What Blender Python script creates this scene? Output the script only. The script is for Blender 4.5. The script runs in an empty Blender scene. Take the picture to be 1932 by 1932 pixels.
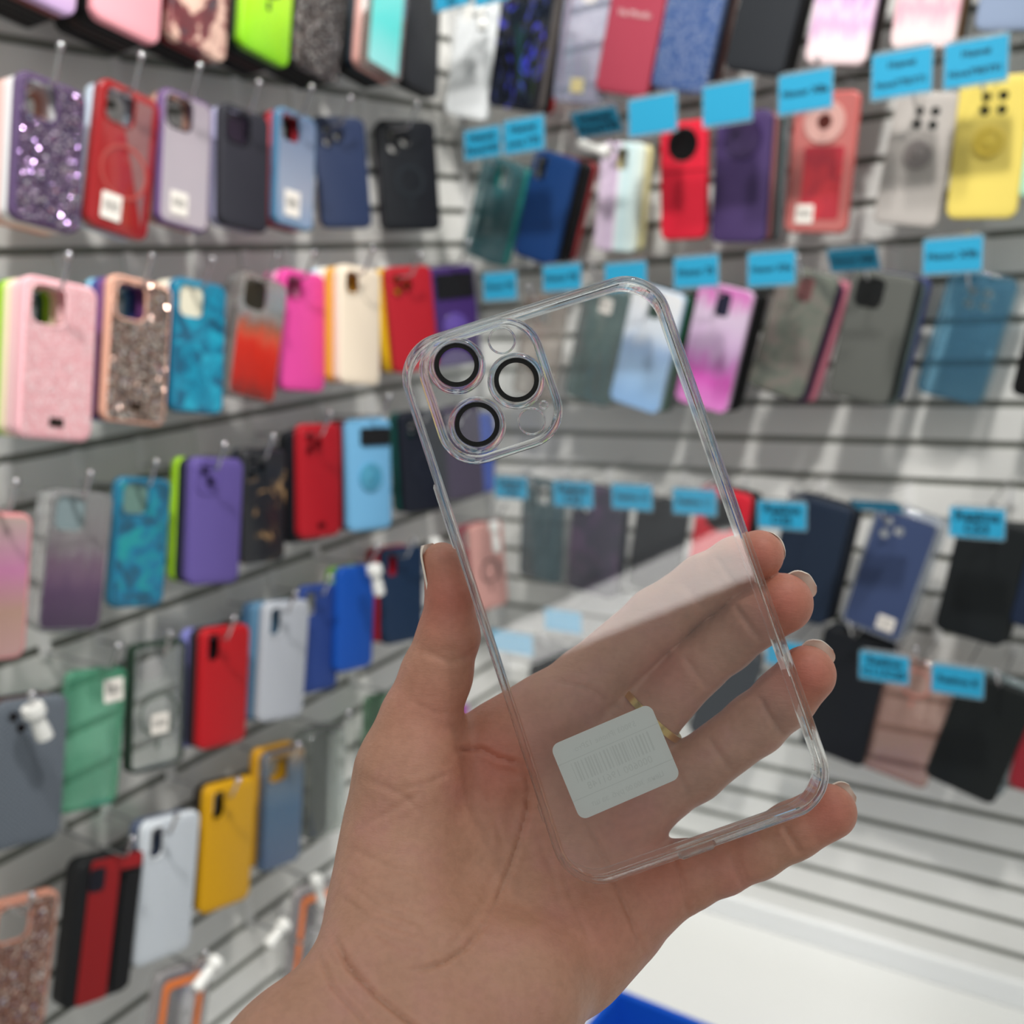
import bpy, bmesh, math, random
import numpy as np
from mathutils import Vector, Matrix
from mathutils.geometry import tessellate_polygon

random.seed(7)
SC = bpy.context.scene
COL = SC.collection

# ------------------------------------------------------------------ camera
F, CX = 1880.0, 966.0
YAW, PIT, ROL = 0.61279255, -0.2250334, 0.07377794
def _rot():
    cy, sy = math.cos(YAW), math.sin(YAW); cp, sp = math.cos(PIT), math.sin(PIT); cr, sr = math.cos(ROL), math.sin(ROL)
    return (Matrix(((cy, -sy, 0), (sy, cy, 0), (0, 0, 1))) @ Matrix(((1, 0, 0), (0, cp, -sp), (0, sp, cp)))
            @ Matrix(((cr, 0, sr), (0, 1, 0), (-sr, 0, cr))))
R = _rot()                                   # columns: camera right, forward, up
CAM = Vector((1.00326, -1.36377, 1.5))
cam_d = bpy.data.cameras.new('camera')
cam = bpy.data.objects.new('camera', cam_d); COL.objects.link(cam)
cam.matrix_world = Matrix((
    (R[0][0], R[0][2], -R[0][1], CAM.x), (R[1][0], R[1][2], -R[1][1], CAM.y), (R[2][0], R[2][2], -R[2][1], CAM.z), (0, 0, 0, 1)))
cam_d.sensor_width = 36; cam_d.lens = F * 36 / 1932
cam_d.clip_start = 0.02; cam_d.clip_end = 60
cam_d.dof.use_dof = True; cam_d.dof.focus_distance = 0.264; cam_d.dof.aperture_fstop = 11.0
SC.camera = cam

# ------------------------------------------------------------------ light
SC.view_settings.view_transform = 'Standard'; SC.view_settings.look = 'None'
SC.view_settings.exposure = 0.0; SC.view_settings.gamma = 1.0; SC.view_settings.use_curve_mapping = False
try:
    SC.cycles.use_denoising = True
    SC.cycles.transparent_max_bounces = 48; SC.cycles.transmission_bounces = 14; SC.cycles.max_bounces = 16
    SC.cycles.sample_clamp_indirect = 6
except Exception:
    pass
W = bpy.data.worlds.new('store_ambience'); SC.world = W; W.use_nodes = True
_t = W.node_tree; _bg = _t.nodes['Background']; _bg.inputs[1].default_value = 1.0
_tc = _t.nodes.new('ShaderNodeTexCoord'); _sx = _t.nodes.new('ShaderNodeSeparateXYZ'); _mr = _t.nodes.new('ShaderNodeMapRange'); _rp = _t.nodes.new('ShaderNodeValToRGB')
_mr.inputs['From Min'].default_value = -1; _mr.inputs['From Max'].default_value = 1
_t.links.new(_tc.outputs['Generated'], _sx.inputs[0]); _t.links.new(_sx.outputs['Z'], _mr.inputs['Value']); _t.links.new(_mr.outputs[0], _rp.inputs['Fac']); _t.links.new(_rp.outputs['Color'], _bg.inputs['Color'])
_e = _rp.color_ramp.elements; _e[0].position = 0; _e[0].color = (.38, .39, .38, 1); _e[1].position = 1; _e[1].color = (.82, .85, .82, 1)
for _p, _v in ((.5, .37), (.66, .46), (.80, .70)):
    _x = _e.new(_p); _x.color = (_v * .97, _v, _v * .97, 1)
def area(name, loc, target, size, power, col=(1, .97, .93), shape='DISK', spread=180):
    l = bpy.data.lights.new(name, 'AREA'); l.shape = shape; l.size = size; l.energy = power; l.color = col
    l.spread = math.radians(spread)
    o = bpy.data.objects.new(name, l); COL.objects.link(o); o.location = loc
    o.rotation_euler = (Vector(target) - Vector(loc)).to_track_quat('-Z', 'Y').to_euler()
    return o
def spot(name, loc, target, power, half, blend=.5, r=.07, col=(1, .97, .93)):
    l = bpy.data.lights.new(name, 'SPOT'); l.energy = power; l.color = col; l.spot_size = math.radians(2 * half); l.spot_blend = blend; l.shadow_soft_size = r
    o = bpy.data.objects.new(name, l); COL.objects.link(o); o.location = loc
    o.rotation_euler = (Vector(target) - Vector(loc)).to_track_quat('-Z', 'Y').to_euler(); return o
spot('track_spot_back_wall', (0.90, -1.28, 2.95), (0.52, 0.0, 1.22), 110, 29, .22)
spot('track_spot_side_wall', (1.38, -1.02, 2.9), (0.0, -0.55, 1.2), 84, 27, .3)

# ------------------------------------------------------------------ helpers
def s2l(c):
    c = [x / 255.0 if max(c) > 1.0 else x for x in c]
    return tuple((x / 12.92 if x <= 0.04045 else ((x + 0.055) / 1.055) ** 2.4) for x in c[:3]) + (1.0,)
def ray(px, py):
    return R @ Vector(((px - CX) / F, 1.0, -(py - CX) / F))
def on_left(px, py, o):
    v = ray(px, py); return CAM + v * ((o - CAM.x) / v.x)
def on_right(px, py, o):
    v = ray(px, py); return CAM + v * ((-o - CAM.y) / v.y)
def camP(px, py, d):
    return CAM + ray(px, py) * d
def mesh_obj(name, verts, faces, mat, parent=None, smooth=True, mats=None, fm=None):
    me = bpy.data.meshes.new(name); me.from_pydata([tuple(v) for v in verts], [], faces); me.update()
    for m in (mats or ([mat] if mat else [])): me.materials.append(m)
    if fm: me.polygons.foreach_set('material_index', fm)
    if smooth:
        me.polygons.foreach_set('use_smooth', [True] * len(me.polygons))
        try: me.set_sharp_from_angle(angle=math.radians(50))
        except Exception: pass
    o = bpy.data.objects.new(name, me); COL.objects.link(o)
    if parent is not None: o.parent = parent
    return o
def fix_normals(o):
    bm = bmesh.new(); bm.from_mesh(o.data); bmesh.ops.recalc_face_normals(bm, faces=bm.faces[:]); bm.to_mesh(o.data); bm.free(); o.data.update()
def tag(o, label=None, cat=None, group=None, kind=None):
    if label: o['label'] = label
    if cat: o['category'] = cat
    if group: o['group'] = group
    if kind: o['kind'] = kind
    return o
def empty(name, M, label, cat, group=None):
    o = bpy.data.objects.new(name, None); COL.objects.link(o); o.matrix_world = M; o.empty_display_size = .02
    return tag(o, label, cat, group)
def frame(x, y, z, o):
    return Matrix(((x[0], y[0], z[0], o[0]), (x[1], y[1], z[1], o[1]), (x[2], y[2], z[2], o[2]), (0, 0, 0, 1)))
class MB:
    def __init__(s): s.v = []; s.f = []
    def box(s, a, b):
        n = len(s.v); (x0, y0, z0), (x1, y1, z1) = a, b
        s.v += [(x0, y0, z0), (x1, y0, z0), (x1, y1, z0), (x0, y1, z0), (x0, y0, z1), (x1, y0, z1), (x1, y1, z1), (x0, y1, z1)]
        s.f += [tuple(n + i for i in q) for q in ((3, 2, 1, 0), (4, 5, 6, 7), (0, 1, 5, 4), (1, 2, 6, 5), (2, 3, 7, 6), (3, 0, 4, 7))]
    def tube(s, pts, r, seg=10, cap=True):
        pts = [Vector(p) for p in pts]; rings = []
        rs = r if isinstance(r, (list, tuple)) else [r] * len(pts)
        t0 = (pts[1] - pts[0]).normalized(); ref = Vector((0, 0, 1)) if abs(t0.z) < .9 else Vector((1, 0, 0))
        nx = t0.cross(ref).normalized()
        for i, p in enumerate(pts):
            t = (pts[min(i + 1, len(pts) - 1)] - pts[max(i - 1, 0)]).normalized()
            nx = (nx - t * nx.dot(t)).normalized(); ny = t.cross(nx); n = len(s.v)
            s.v += [tuple(p + (nx * math.cos(2 * math.pi * k / seg) + ny * math.sin(2 * math.pi * k / seg)) * rs[i]) for k in range(seg)]
            rings.append(n)
        for a, b in zip(rings, rings[1:]):
            for k in range(seg): s.f.append((a + k, a + (k + 1) % seg, b + (k + 1) % seg, b + k))
        if cap:
            s.f.append(tuple(rings[0] + k for k in range(seg))[::-1]); s.f.append(tuple(rings[-1] + k for k in range(seg)))
    def lathe(s, prof, axis_o, ax, seg=20):
        """prof: (distance along axis, radius)"""
        ax = Vector(ax).normalized(); ref = Vector((0, 0, 1)) if abs(ax.z) < .9 else Vector((1, 0, 0)); nx = ax.cross(ref).normalized(); ny = ax.cross(nx)
        s.tube_rings([(Vector(axis_o) + ax * d, r) for d, r in prof], nx, ny, seg)
    def tube_rings(s, pr, nx, ny, seg):
        rings = []
        for p, r in pr:
            n = len(s.v); rings.append(n)
            s.v += [tuple(p + (nx * math.cos(2 * math.pi * k / seg) + ny * math.sin(2 * math.pi * k / seg)) * r) for k in range(seg)]
        for a, b in zip(rings, rings[1:]):
            for k in range(seg): s.f.append((a + k, a + (k + 1) % seg, b + (k + 1) % seg, b + k))
        s.f.append(tuple(rings[0] + k for k in range(seg))[::-1]); s.f.append(tuple(rings[-1] + k for k in range(seg)))
    def build(s, name, mat, parent=None, smooth=True):
        o = mesh_obj(name, s.v, s.f, mat, parent, smooth); fix_normals(o); return o
def rrect(w, h, r, cx=0.0, cy=0.0, n=6, d=0.0):
    """rounded rectangle loop, counter-clockwise, inset by d"""
    w, h, r = w / 2 - d, h / 2 - d, max(r - d, 0.0004); out = []
    for (sx, sy, a0) in ((1, 1, 0), (-1, 1, 90), (-1, -1, 180), (1, -1, 270)):
        for k in range(n + 1):
            a = math.radians(a0 + 90 * k / n)
            out.append((cx + sx * (w - r) + r * math.cos(a), cy + sy * (h - r) + r * math.sin(a)))
    return out
def circ(r, cx=0, cy=0, n=24):
    return [(cx + r * math.cos(2 * math.pi * k / n), cy + r * math.sin(2 * math.pi * k / n)) for k in range(n)]
def plate(loops, z0, z1):
    """flat slab with holes between z0 < z1"""
    flat = [p for l in loops for p in l]; n = len(flat)
    tri = tessellate_polygon([[Vector((x, y, 0)) for x, y in l] for l in loops])
    v = [(x, y, z1) for x, y in flat] + [(x, y, z0) for x, y in flat]; f = []
    for t in tri:
        f.append(tuple(t)); f.append(tuple(i + n for i in reversed(t)))
    b = 0
    for l in loops:
        m = len(l)
        for k in range(m):
            i, j = b + k, b + (k + 1) % m; f.append((i, i + n, j + n, j))
        b += m
    return v, f
def slab(name, loops, z0, z1, mat, parent, smooth=False):
    v, f = plate(loops, z0, z1); o = mesh_obj(name, v, f, mat, parent, smooth); fix_normals(o); return o
def ring_sweep(name, base, prof, mat, parent):
    """closed profile [(inset,z)...] swept round the closed loop function base(inset)"""
    v = []; f = []; loops = [base(d) for d, _ in prof]; m = len(loops[0]); k = len(prof)
    for (d, z), l in zip(prof, loops): v += [(x, y, z) for x, y in l]
    for a in range(k):
        b = (a + 1) % k
        for i in range(m):
            j = (i + 1) % m; f.append((a * m + i, a * m + j, b * m + j, b * m + i))
    o = mesh_obj(name, v, f, mat, parent, True); fix_normals(o); return o

# ------------------------------------------------------------------ materials
MATS = {}
class NT:
    def __init__(s, name):
        s.m = bpy.data.materials.new(name); s.m.use_nodes = True; s.t = s.m.node_tree
        s.b = s.t.nodes['Principled BSDF']; s.out = s.t.nodes['Material Output']
    def n(s, typ, **kw):
        nd = s.t.nodes.new(typ)
        for k, val in kw.items():
            if k in nd.inputs: nd.inputs[k].default_value = val
            else: setattr(nd, k, val)
        return nd
    def l(s, a, b): s.t.links.new(a, b)
    def coord(s, scale=(1, 1, 1)):
        c = s.n('ShaderNodeTexCoord'); mp = s.n('ShaderNodeMapping'); mp.inputs['Scale'].default_value = scale
        s.l(c.outputs['Object'], mp.inputs['Vector']); return mp.outputs['Vector']
    def ramp(s, fac, stops, interp='LINEAR'):
        r = s.n('ShaderNodeValToRGB'); e = r.color_ramp.elements; r.color_ramp.interpolation = interp
        e[0].position, e[0].color = stops[0][0], s2l(stops[0][1]); e[1].position, e[1].color = stops[-1][0], s2l(stops[-1][1])
        for p, c in stops[1:-1]:
            x = e.new(p); x.color = s2l(c)
        s.l(fac, r.inputs['Fac']); return r.outputs['Color']
    def noise(s, vec, scale, detail=4, rough=.55, dist=0):
        x = s.n('ShaderNodeTexNoise'); x.inputs['Scale'].default_value = scale; x.inputs['Detail'].default_value = detail
        x.inputs['Roughness'].default_value = rough; x.inputs['Distortion'].default_value = dist; s.l(vec, x.inputs['Vector']); return x.outputs['Fac']
    def bump(s, h, strength, dist=.001):
        x = s.n('ShaderNodeBump'); x.inputs['Strength'].default_value = strength; x.inputs['Distance'].default_value = dist
        s.l(h, x.inputs['Height']); s.l(x.outputs['Normal'], s.b.inputs['Normal'])
def cached(fn):
    def w(*a, **k):
        key = (fn.__name__,) + tuple(map(str, a)) + tuple(sorted((x, str(y)) for x, y in k.items()))
        if key not in MATS: MATS[key] = fn(*a, **k)
        return MATS[key]
    return w
@cached
def plain(col, rough=.45, metal=0.0, coat=0.0, grain=0.0):
    if max(col) < 125: col = tuple(max(x * .62, x - 12) for x in col)
    q = NT('surface'); q.b.inputs['Base Color'].default_value = s2l(col); q.b.inputs['Roughness'].default_value = rough
    q.b.inputs['Metallic'].default_value = metal; q.b.inputs['Coat Weight'].default_value = coat; q.b.inputs['Specular IOR Level'].default_value = .28 if rough > .3 else .5
    if grain: q.bump(q.noise(q.coord(), 900, 3), grain, .0004)
    return q.m
def see_through(q, tint, solid, alpha, rough=.06, col_link=None, alpha_link=None):
    """thin clear plastic: lets light pass straight through, with a glossy skin and some body colour"""
    tr = q.n('ShaderNodeBsdfTransparent'); tr.inputs['Color'].default_value = s2l(tint)
    q.b.inputs['Base Color'].default_value = s2l(solid); q.b.inputs['Roughness'].default_value = rough
    if col_link is not None: q.l(col_link, q.b.inputs['Base Color'])
    mx = q.n('ShaderNodeMixShader'); mx.inputs[0].default_value = alpha
    if alpha_link is not None: q.l(alpha_link, mx.inputs[0])
    q.l(tr.outputs[0], mx.inputs[1]); q.l(q.b.outputs[0], mx.inputs[2])
    gl = q.n('ShaderNodeBsdfGlossy'); gl.inputs['Roughness'].default_value = rough; gl.inputs['Color'].default_value = (1, 1, 1, 1)
    fr = q.n('ShaderNodeFresnel'); fr.inputs['IOR'].default_value = 1.45
    m2 = q.n('ShaderNodeMixShader'); q.l(fr.outputs[0], m2.inputs[0]); q.l(mx.outputs[0], m2.inputs[1]); q.l(gl.outputs[0], m2.inputs[2])
    q.l(m2.outputs[0], q.out.inputs['Surface']); return q.m
@cached
def clear(tint=(245, 248, 248), solid=(230, 235, 235), alpha=.08, rough=.06):
    return see_through(NT('clear_plastic'), tuple(255 * (x / 255) ** .5 for x in tint), solid, 1 - (1 - alpha) ** .5, rough)
@cached
def glitter(base, lo, hi, scale=480, metal=.75, rough=.22, amt=.9):
    q = NT('glitter'); v = q.n('ShaderNodeTexVoronoi'); v.inputs['Scale'].default_value = scale; q.l(q.coord(), v.inputs['Vector'])
    sp = q.n('ShaderNodeSeparateColor'); q.l(v.outputs['Color'], sp.inputs[0])
    q.l(q.ramp(sp.outputs[0], [(0, lo), (.4, base), (.75, base), (.9, hi), (1, (255, 255, 255))]), q.b.inputs['Base Color'])
    g = q.n('ShaderNodeNewGeometry'); sb = q.n('ShaderNodeVectorMath', operation='SUBTRACT'); q.l(v.outputs['Color'], sb.inputs[0]); sb.inputs[1].default_value = (.5, .5, .5)
    sc = q.n('ShaderNodeVectorMath', operation='SCALE'); q.l(sb.outputs[0], sc.inputs[0]); sc.inputs['Scale'].default_value = amt
    ad = q.n('ShaderNodeVectorMath', operation='ADD'); q.l(g.outputs['Normal'], ad.inputs[0]); q.l(sc.outputs[0], ad.inputs[1])
    nm = q.n('ShaderNodeVectorMath', operation='NORMALIZE'); q.l(ad.outputs[0], nm.inputs[0]); q.l(nm.outputs[0], q.b.inputs['Normal'])
    q.b.inputs['Metallic'].default_value = metal; q.b.inputs['Roughness'].default_value = rough; return q.m
@cached
def marble(stops, scale=22, rough=.3, dist=1.2, seed=0, sq=(1, 1, 1)):
    q = NT('marbled'); c = q.n('ShaderNodeTexCoord'); mp = q.n('ShaderNodeMapping'); mp.inputs['Location'].default_value = (seed, seed * .7, 0); mp.inputs['Scale'].default_value = sq
    q.l(c.outputs['Object'], mp.inputs['Vector']); f = q.noise(mp.outputs[0], scale, 5, .6, dist)
    q.l(q.ramp(f, stops), q.b.inputs['Base Color']); q.b.inputs['Roughness'].default_value = rough; q.b.inputs['Coat Weight'].default_value = .3; return q.m
def axis_fac(q, H, noise=0.0, horiz=False):
    c = q.n('ShaderNodeTexCoord'); s = q.n('ShaderNodeSeparateXYZ'); q.l(c.outputs['Object'], s.inputs[0])
    m = q.n('ShaderNodeMapRange'); m.inputs['From Min'].default_value = -H / 2; m.inputs['From Max'].default_value = H / 2
    q.l(s.outputs['X' if horiz else 'Y'], m.inputs['Value'])
    if not noise: return m.outputs[0]
    mp = q.n('ShaderNodeMapping'); mp.inputs['Scale'].default_value = (3, .6, 1); q.l(c.outputs['Object'], mp.inputs['Vector'])
    nz = q.noise(mp.outputs[0], 45, 4); a = q.n('ShaderNodeMath', operation='MULTIPLY_ADD'); q.l(nz, a.inputs[0]); a.inputs[1].default_value = noise; a.inputs[2].default_value = -noise / 2
    b = q.n('ShaderNodeMath', operation='ADD'); q.l(m.outputs[0], b.inputs[0]); q.l(a.outputs[0], b.inputs[1]); return b.outputs[0]
@cached
def grad(stops, H=.15, noise=0.0, rough=.3, horiz=False, interp='LINEAR'):
    q = NT('graded_print'); q.l(q.ramp(axis_fac(q, H, noise, horiz), stops, interp), q.b.inputs['Base Color']); q.b.inputs['Roughness'].default_value = rough; q.b.inputs['Coat Weight'].default_value = .3; return q.m
@cached
def clear_grad(stops, alphas, H=.15, noise=.25):
    """printed colour fading into clear plastic"""
    q = NT('fading_print'); f = axis_fac(q, H, noise); colr = q.ramp(f, stops); a = q.ramp(f, [(p, (x * 255,) * 3) if 0 else (p, (x, x, x)) for p, x in alphas])
    return see_through(q, (240, 240, 240), (200, 200, 200), .5, .1, colr, a)
@cached
def woven(a, b, scale=700, rough=.7):
    q = NT('woven_fabric'); ck = q.n('ShaderNodeTexChecker'); ck.inputs['Scale'].default_value = scale; q.l(q.coord(), ck.inputs['Vector'])
    ck.inputs['Color1'].default_value = s2l(a); ck.inputs['Color2'].default_value = s2l(b); q.l(ck.outputs['Color'], q.b.inputs['Base Color'])
    q.bump(ck.outputs['Fac'], .5, .0004); q.b.inputs['Roughness'].default_value = rough; return q.m
@cached
def dotted(a, b, scale=420, rough=.5):
    q = NT('perforated'); v = q.n('ShaderNodeTexVoronoi'); v.inputs['Scale'].default_value = scale; v.inputs['Randomness'].default_value = 0; q.l(q.coord(), v.inputs['Vector'])
    q.l(q.ramp(v.outputs['Distance'], [(.25, b), (.42, a)]), q.b.inputs['Base Color']); q.b.inputs['Roughness'].default_value = rough; return q.m
@cached
def blotch(bg, fg, scale=30, th=(.5, .58), rough=.35, dist=2.0, seed=0):
    return marble([(0, bg), (th[0], bg), (th[1], fg), (1, fg)], scale, rough, dist, seed)
CHROME = plain((205, 205, 208), .18, 1.0)
WHITE_PL = plain((232, 232, 228), .35)
BLACK_PL = plain((16, 16, 18), .35)
STICKER = plain((238, 232, 224), .6)

# ------------------------------------------------------------------ shop walls
GROOVE0, PITCH = 1.5 - 0.9622, 0.05148
def slat_wall(name, horiz, length, zlo, zhi):
    """white panel with horizontal slots: profile (depth, z) drawn along the wall"""
    prof = [(0.0, zlo)]; fm = []
    z = GROOVE0
    while z < zhi:
        g = .0048
        prof += [(0, z - g), (-.0065, z - g), (-.0065, z + g), (0, z + g)]
        fm += [0, 1, 1, 1]; z += PITCH
    prof.append((0, zhi)); fm.append(0)
    v = []; f = []
    for (d, z) in prof:
        for s in (0, length):
            v.append((s, -d, z) if horiz else (d, -s, z))
    for i in range(len(prof) - 1):
        a = 2 * i; f.append((a, a + 1, a + 3, a + 2))
    n = len(v); T = .03
    for s in (0, length):
        for z in (zlo, zhi): v.append((s, T, z) if horiz else (-T, -s, z))
    f += [(n, n + 1, n + 3, n + 2)]; fm.append(0)
    o = mesh_obj(name, v, f, None, smooth=False, mats=[WALL, SLOT], fm=fm); tag(o, kind='structure'); return o
def mk_wall_mat():
    q = NT('white_melamine'); f = q.noise(q.coord(), 6, 3); q.l(q.ramp(f, [(.3, (226, 226, 222)), (.7, (234, 234, 231))]), q.b.inputs['Base Color']); q.b.inputs['Roughness'].default_value = .38; return q.m
WALL = mk_wall_mat(); SLOT = plain((150, 152, 144), .5)
slat_wall('wall_right', True, 2.6, .50, 2.7)
slat_wall('wall_left', False, 3.0, .50, 2.7)
mb = MB(); mb.box((.001, -.012, .5), (.012, -.001, 2.7)); tag(mb.build('trim_1', plain((205, 206, 206), .4, .3)), kind='structure')
mb = MB(); mb.box((-.6, -4, -.05), (4, .6, 0)); tag(mb.build('floor', plain((170, 168, 164), .35)), kind='structure')
# white cabinet tops below the panels
COUNTER = mk_wall_mat()
cz = .462
mb = MB(); mb.box((.62 * 0, -.62, cz - .022), (2.6, -.012, cz)); mb.v = [(x, y, z) for x, y, z in mb.v]
o = mb.build('cabinet_top', plain((228, 229, 226), .25), smooth=False); tag(o, 'white counter top running along below the right slatted wall', 'counter')
mb = MB(); mb.box((.0, -.60, .0), (2.6, -.012, cz - .0225)); o = mb.build('base_cabinet', COUNTER, smooth=False); tag(o, 'white base cabinet under the counter top by the right wall', 'cabinet')
mb = MB(); mb.box((0.0, -.011, cz), (2.6, .0, .5)); tag(mb.build('baseboard_right', plain((236, 238, 238), .25), smooth=False), kind='structure')
mb = MB(); mb.box((0.0, -3, cz - .02), (.011, -.013, .5)); tag(mb.build('baseboard_left', plain((236, 238, 238), .25), smooth=False), kind='structure')

# ------------------------------------------------------------------ ceiling lamp mirrored in the held case
LAMP = empty('ceiling_lamp', Matrix.Translation((4.42, -4.75, 2.9)), 'long flat white ceiling lamp behind the camera', 'lamp')
mb = MB(); mb.box((-.36, -1.2, .004), (.36, 1.2, .06)); mb.build('housing', plain((225, 225, 225), .4), LAMP, False)
q = NT('lamp_diffuser'); em = q.n('ShaderNodeEmission'); em.inputs['Color'].default_value = (1, .98, .95, 1); em.inputs['Strength'].default_value = 5.0; q.l(em.outputs[0], q.out.inputs['Surface'])
mb = MB(); mb.box((-.33, -1.17, -.004), (.33, 1.17, .0035)); mb.build('diffuser', q.m, LAMP, False)

# ------------------------------------------------------------------ phone cases
def holes_for(cam_t, W_, H):
    s = W_ / .077
    if cam_t == 'square': return [rrect(.035 * s, .037 * s, .0095 * s, -W_ / 2 + .0255 * s, H / 2 - .026 * s)]
    if cam_t == 'small': return [rrect(.026 * s, .028 * s, .008 * s, -W_ / 2 + .021 * s, H / 2 - .022 * s)]
    if cam_t == 'tall': return [rrect(.017 * s, .034 * s, .006 * s, -W_ / 2 + .0175 * s, H / 2 - .025 * s)]
    if cam_t == 'mid': return [rrect(.020 * s, .032 * s, .006 * s, 0, H / 2 - .024 * s)]
    if cam_t == 'circle': return [circ(.017 * s, 0, H / 2 - .030 * s, 28)]
    if cam_t == 'bigcircle': return [circ(.0255 * s, 0, H / 2 - .034 * s, 32)]
    if cam_t == 'two': return [circ(.0055 * s, -W_ / 2 + .017 * s, H / 2 - .016 * s, 16), circ(.0055 * s, -W_ / 2 + .026 * s, H / 2 - .029 * s, 16)]
    if cam_t == 'three': return [circ(.0058 * s, -W_ / 2 + .018 * s, H / 2 - .017 * s, 16), circ(.0058 * s, -W_ / 2 + .018 * s, H / 2 - .034 * s, 16), circ(.0058 * s, -W_ / 2 + .034 * s, H / 2 - .0255 * s, 16)]
    if cam_t == 'four': return [circ(.0055 * s, x * s, H / 2 - y * s, 16) for x, y in ((-.008, .022), (.010, .022), (-.008, .037), (.010, .037))]
    if cam_t == 'band': return [rrect(.052 * s, .030 * s, .006 * s, .004 * s, H / 2 - .024 * s)]
    return []
def shell(W_, H, T, r, holes, mat, parent, name='shell', wallt=.0018, b=.0022, plate_t=.0016, mesh=None):
    if mesh is None:
        N = 6; v = []; f = []
        outer = rrect(W_, H, r, n=N, d=b); m = len(outer)
        loops = [outer] + holes; flat = [p for l in loops for p in l]; nf = len(flat)
        tri = tessellate_polygon([[Vector((x, y, 0)) for x, y in l] for l in loops])
        v += [(x, y, 0) for x, y in flat]; f += [tuple(t) for t in tri]
        prev = 0
        rings = [(b * .55, -b * .18), (b * .18, -b * .55), (0, -b), (0, -T + .0012), (.0005, -T + .0003), (.001, -T), (wallt, -T), (wallt, -plate_t)]
        for d, z in rings:
            n = len(v); v += [(x, y, z) for x, y in rrect(W_, H, r, n=N, d=d)]
            for k in range(m): f.append((prev + k, n + k, n + (k + 1) % m, prev + (k + 1) % m))
            prev = n
        inner = rrect(W_, H, r, n=N, d=wallt); n = len(v)
        l2 = [inner] + holes; flat2 = [p for l in l2 for p in l]
        tri2 = tessellate_polygon([[Vector((x, y, 0)) for x, y in l] for l in l2])
        idx = [prev + k for k in range(m)]
        for l in holes:
            for (x, y) in l: idx.append(len(v)); v.append((x, y, -plate_t))
        f += [tuple(idx[i] for i in reversed(t)) for t in tri2]
        a0 = m; c0 = m
        for l in holes:
            k2 = len(l)
            for k in range(k2):
                f.append((a0 + k, a0 + (k + 1) % k2, idx[a0 + (k + 1) % k2], idx[a0 + k]))
            a0 += k2
        o = mesh_obj(name, v, f, mat, parent); fix_normals(o); return o
    me = mesh.copy(); me.materials.clear(); me.materials.append(mat)
    o = bpy.data.objects.new(name, me); COL.objects.link(o); o.parent = parent; return o
def rim_around(hole, mat, parent, name='camera_rim', w=.0022, h=.0014):
    c = (sum(p[0] for p in hole) / len(hole), sum(p[1] for p in hole) / len(hole))
    def off(d):
        out = []
        for (x, y) in hole:
            dx, dy = x - c[0], y - c[1]; L = math.hypot(dx, dy) or 1; out.append((x + dx / L * d, y + dy / L * d))
        return out
    return ring_sweep(name, off, [(0, -.001), (0, h * .7), (w * .3, h), (w * .7, h), (w, h * .4), (w, .0002), (w, -.0005)], mat, parent)
def lettering(txt, size, mat, parent, loc, extr=.0002, align='CENTER', flip=False, name='lettering', bold=0.0):
    cu = bpy.data.curves.new(name, 'FONT'); cu.body = txt; cu.size = size; cu.align_x = align; cu.align_y = 'CENTER'; cu.resolution_u = 2; cu.extrude = extr; cu.offset = bold * size
    t = bpy.data.objects.new('tmp_text', cu); COL.objects.link(t)
    dg = bpy.context.evaluated_depsgraph_get(); me = bpy.data.meshes.new_from_object(t.evaluated_get(dg))
    bpy.data.objects.remove(t); me.name = name; me.materials.clear(); me.materials.append(mat)
    if flip:
        me.transform(Matrix.Scale(-1, 4, (1, 0, 0))); me.flip_normals()
    o = bpy.data.objects.new(name, me); COL.objects.link(o); o.parent = parent; o.location = loc; return o
RUBBER_TXT = plain((20, 24, 34), .6)
def sticker(parent, x, y, w, h, z=.0004, rot=0.0):
    s = slab('price_sticker', [rrect(w, h, .0015, n=3)], 0, .0003, STICKER, parent); s.location = (x, y, z); s.rotation_euler = (0, 0, rot); s['label'] = 'small white price sticker'
    mb = MB()
    random.seed(int(w * 1e5)); xx = -w * .38
    while xx < w * .36:
        ww = random.choice((.0003, .0005, .0008)); mb.box((xx, -h * .18, .0003), (xx + ww, h * .22, .00036)); xx += ww + random.choice((.0004, .0006))
    mb.build('barcode', plain((120, 118, 116), .6), s, False); return s
CASES = {}
LG, RG = 'phone cases on the left slatted wall', 'phone cases on the right slatted wall'
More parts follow.
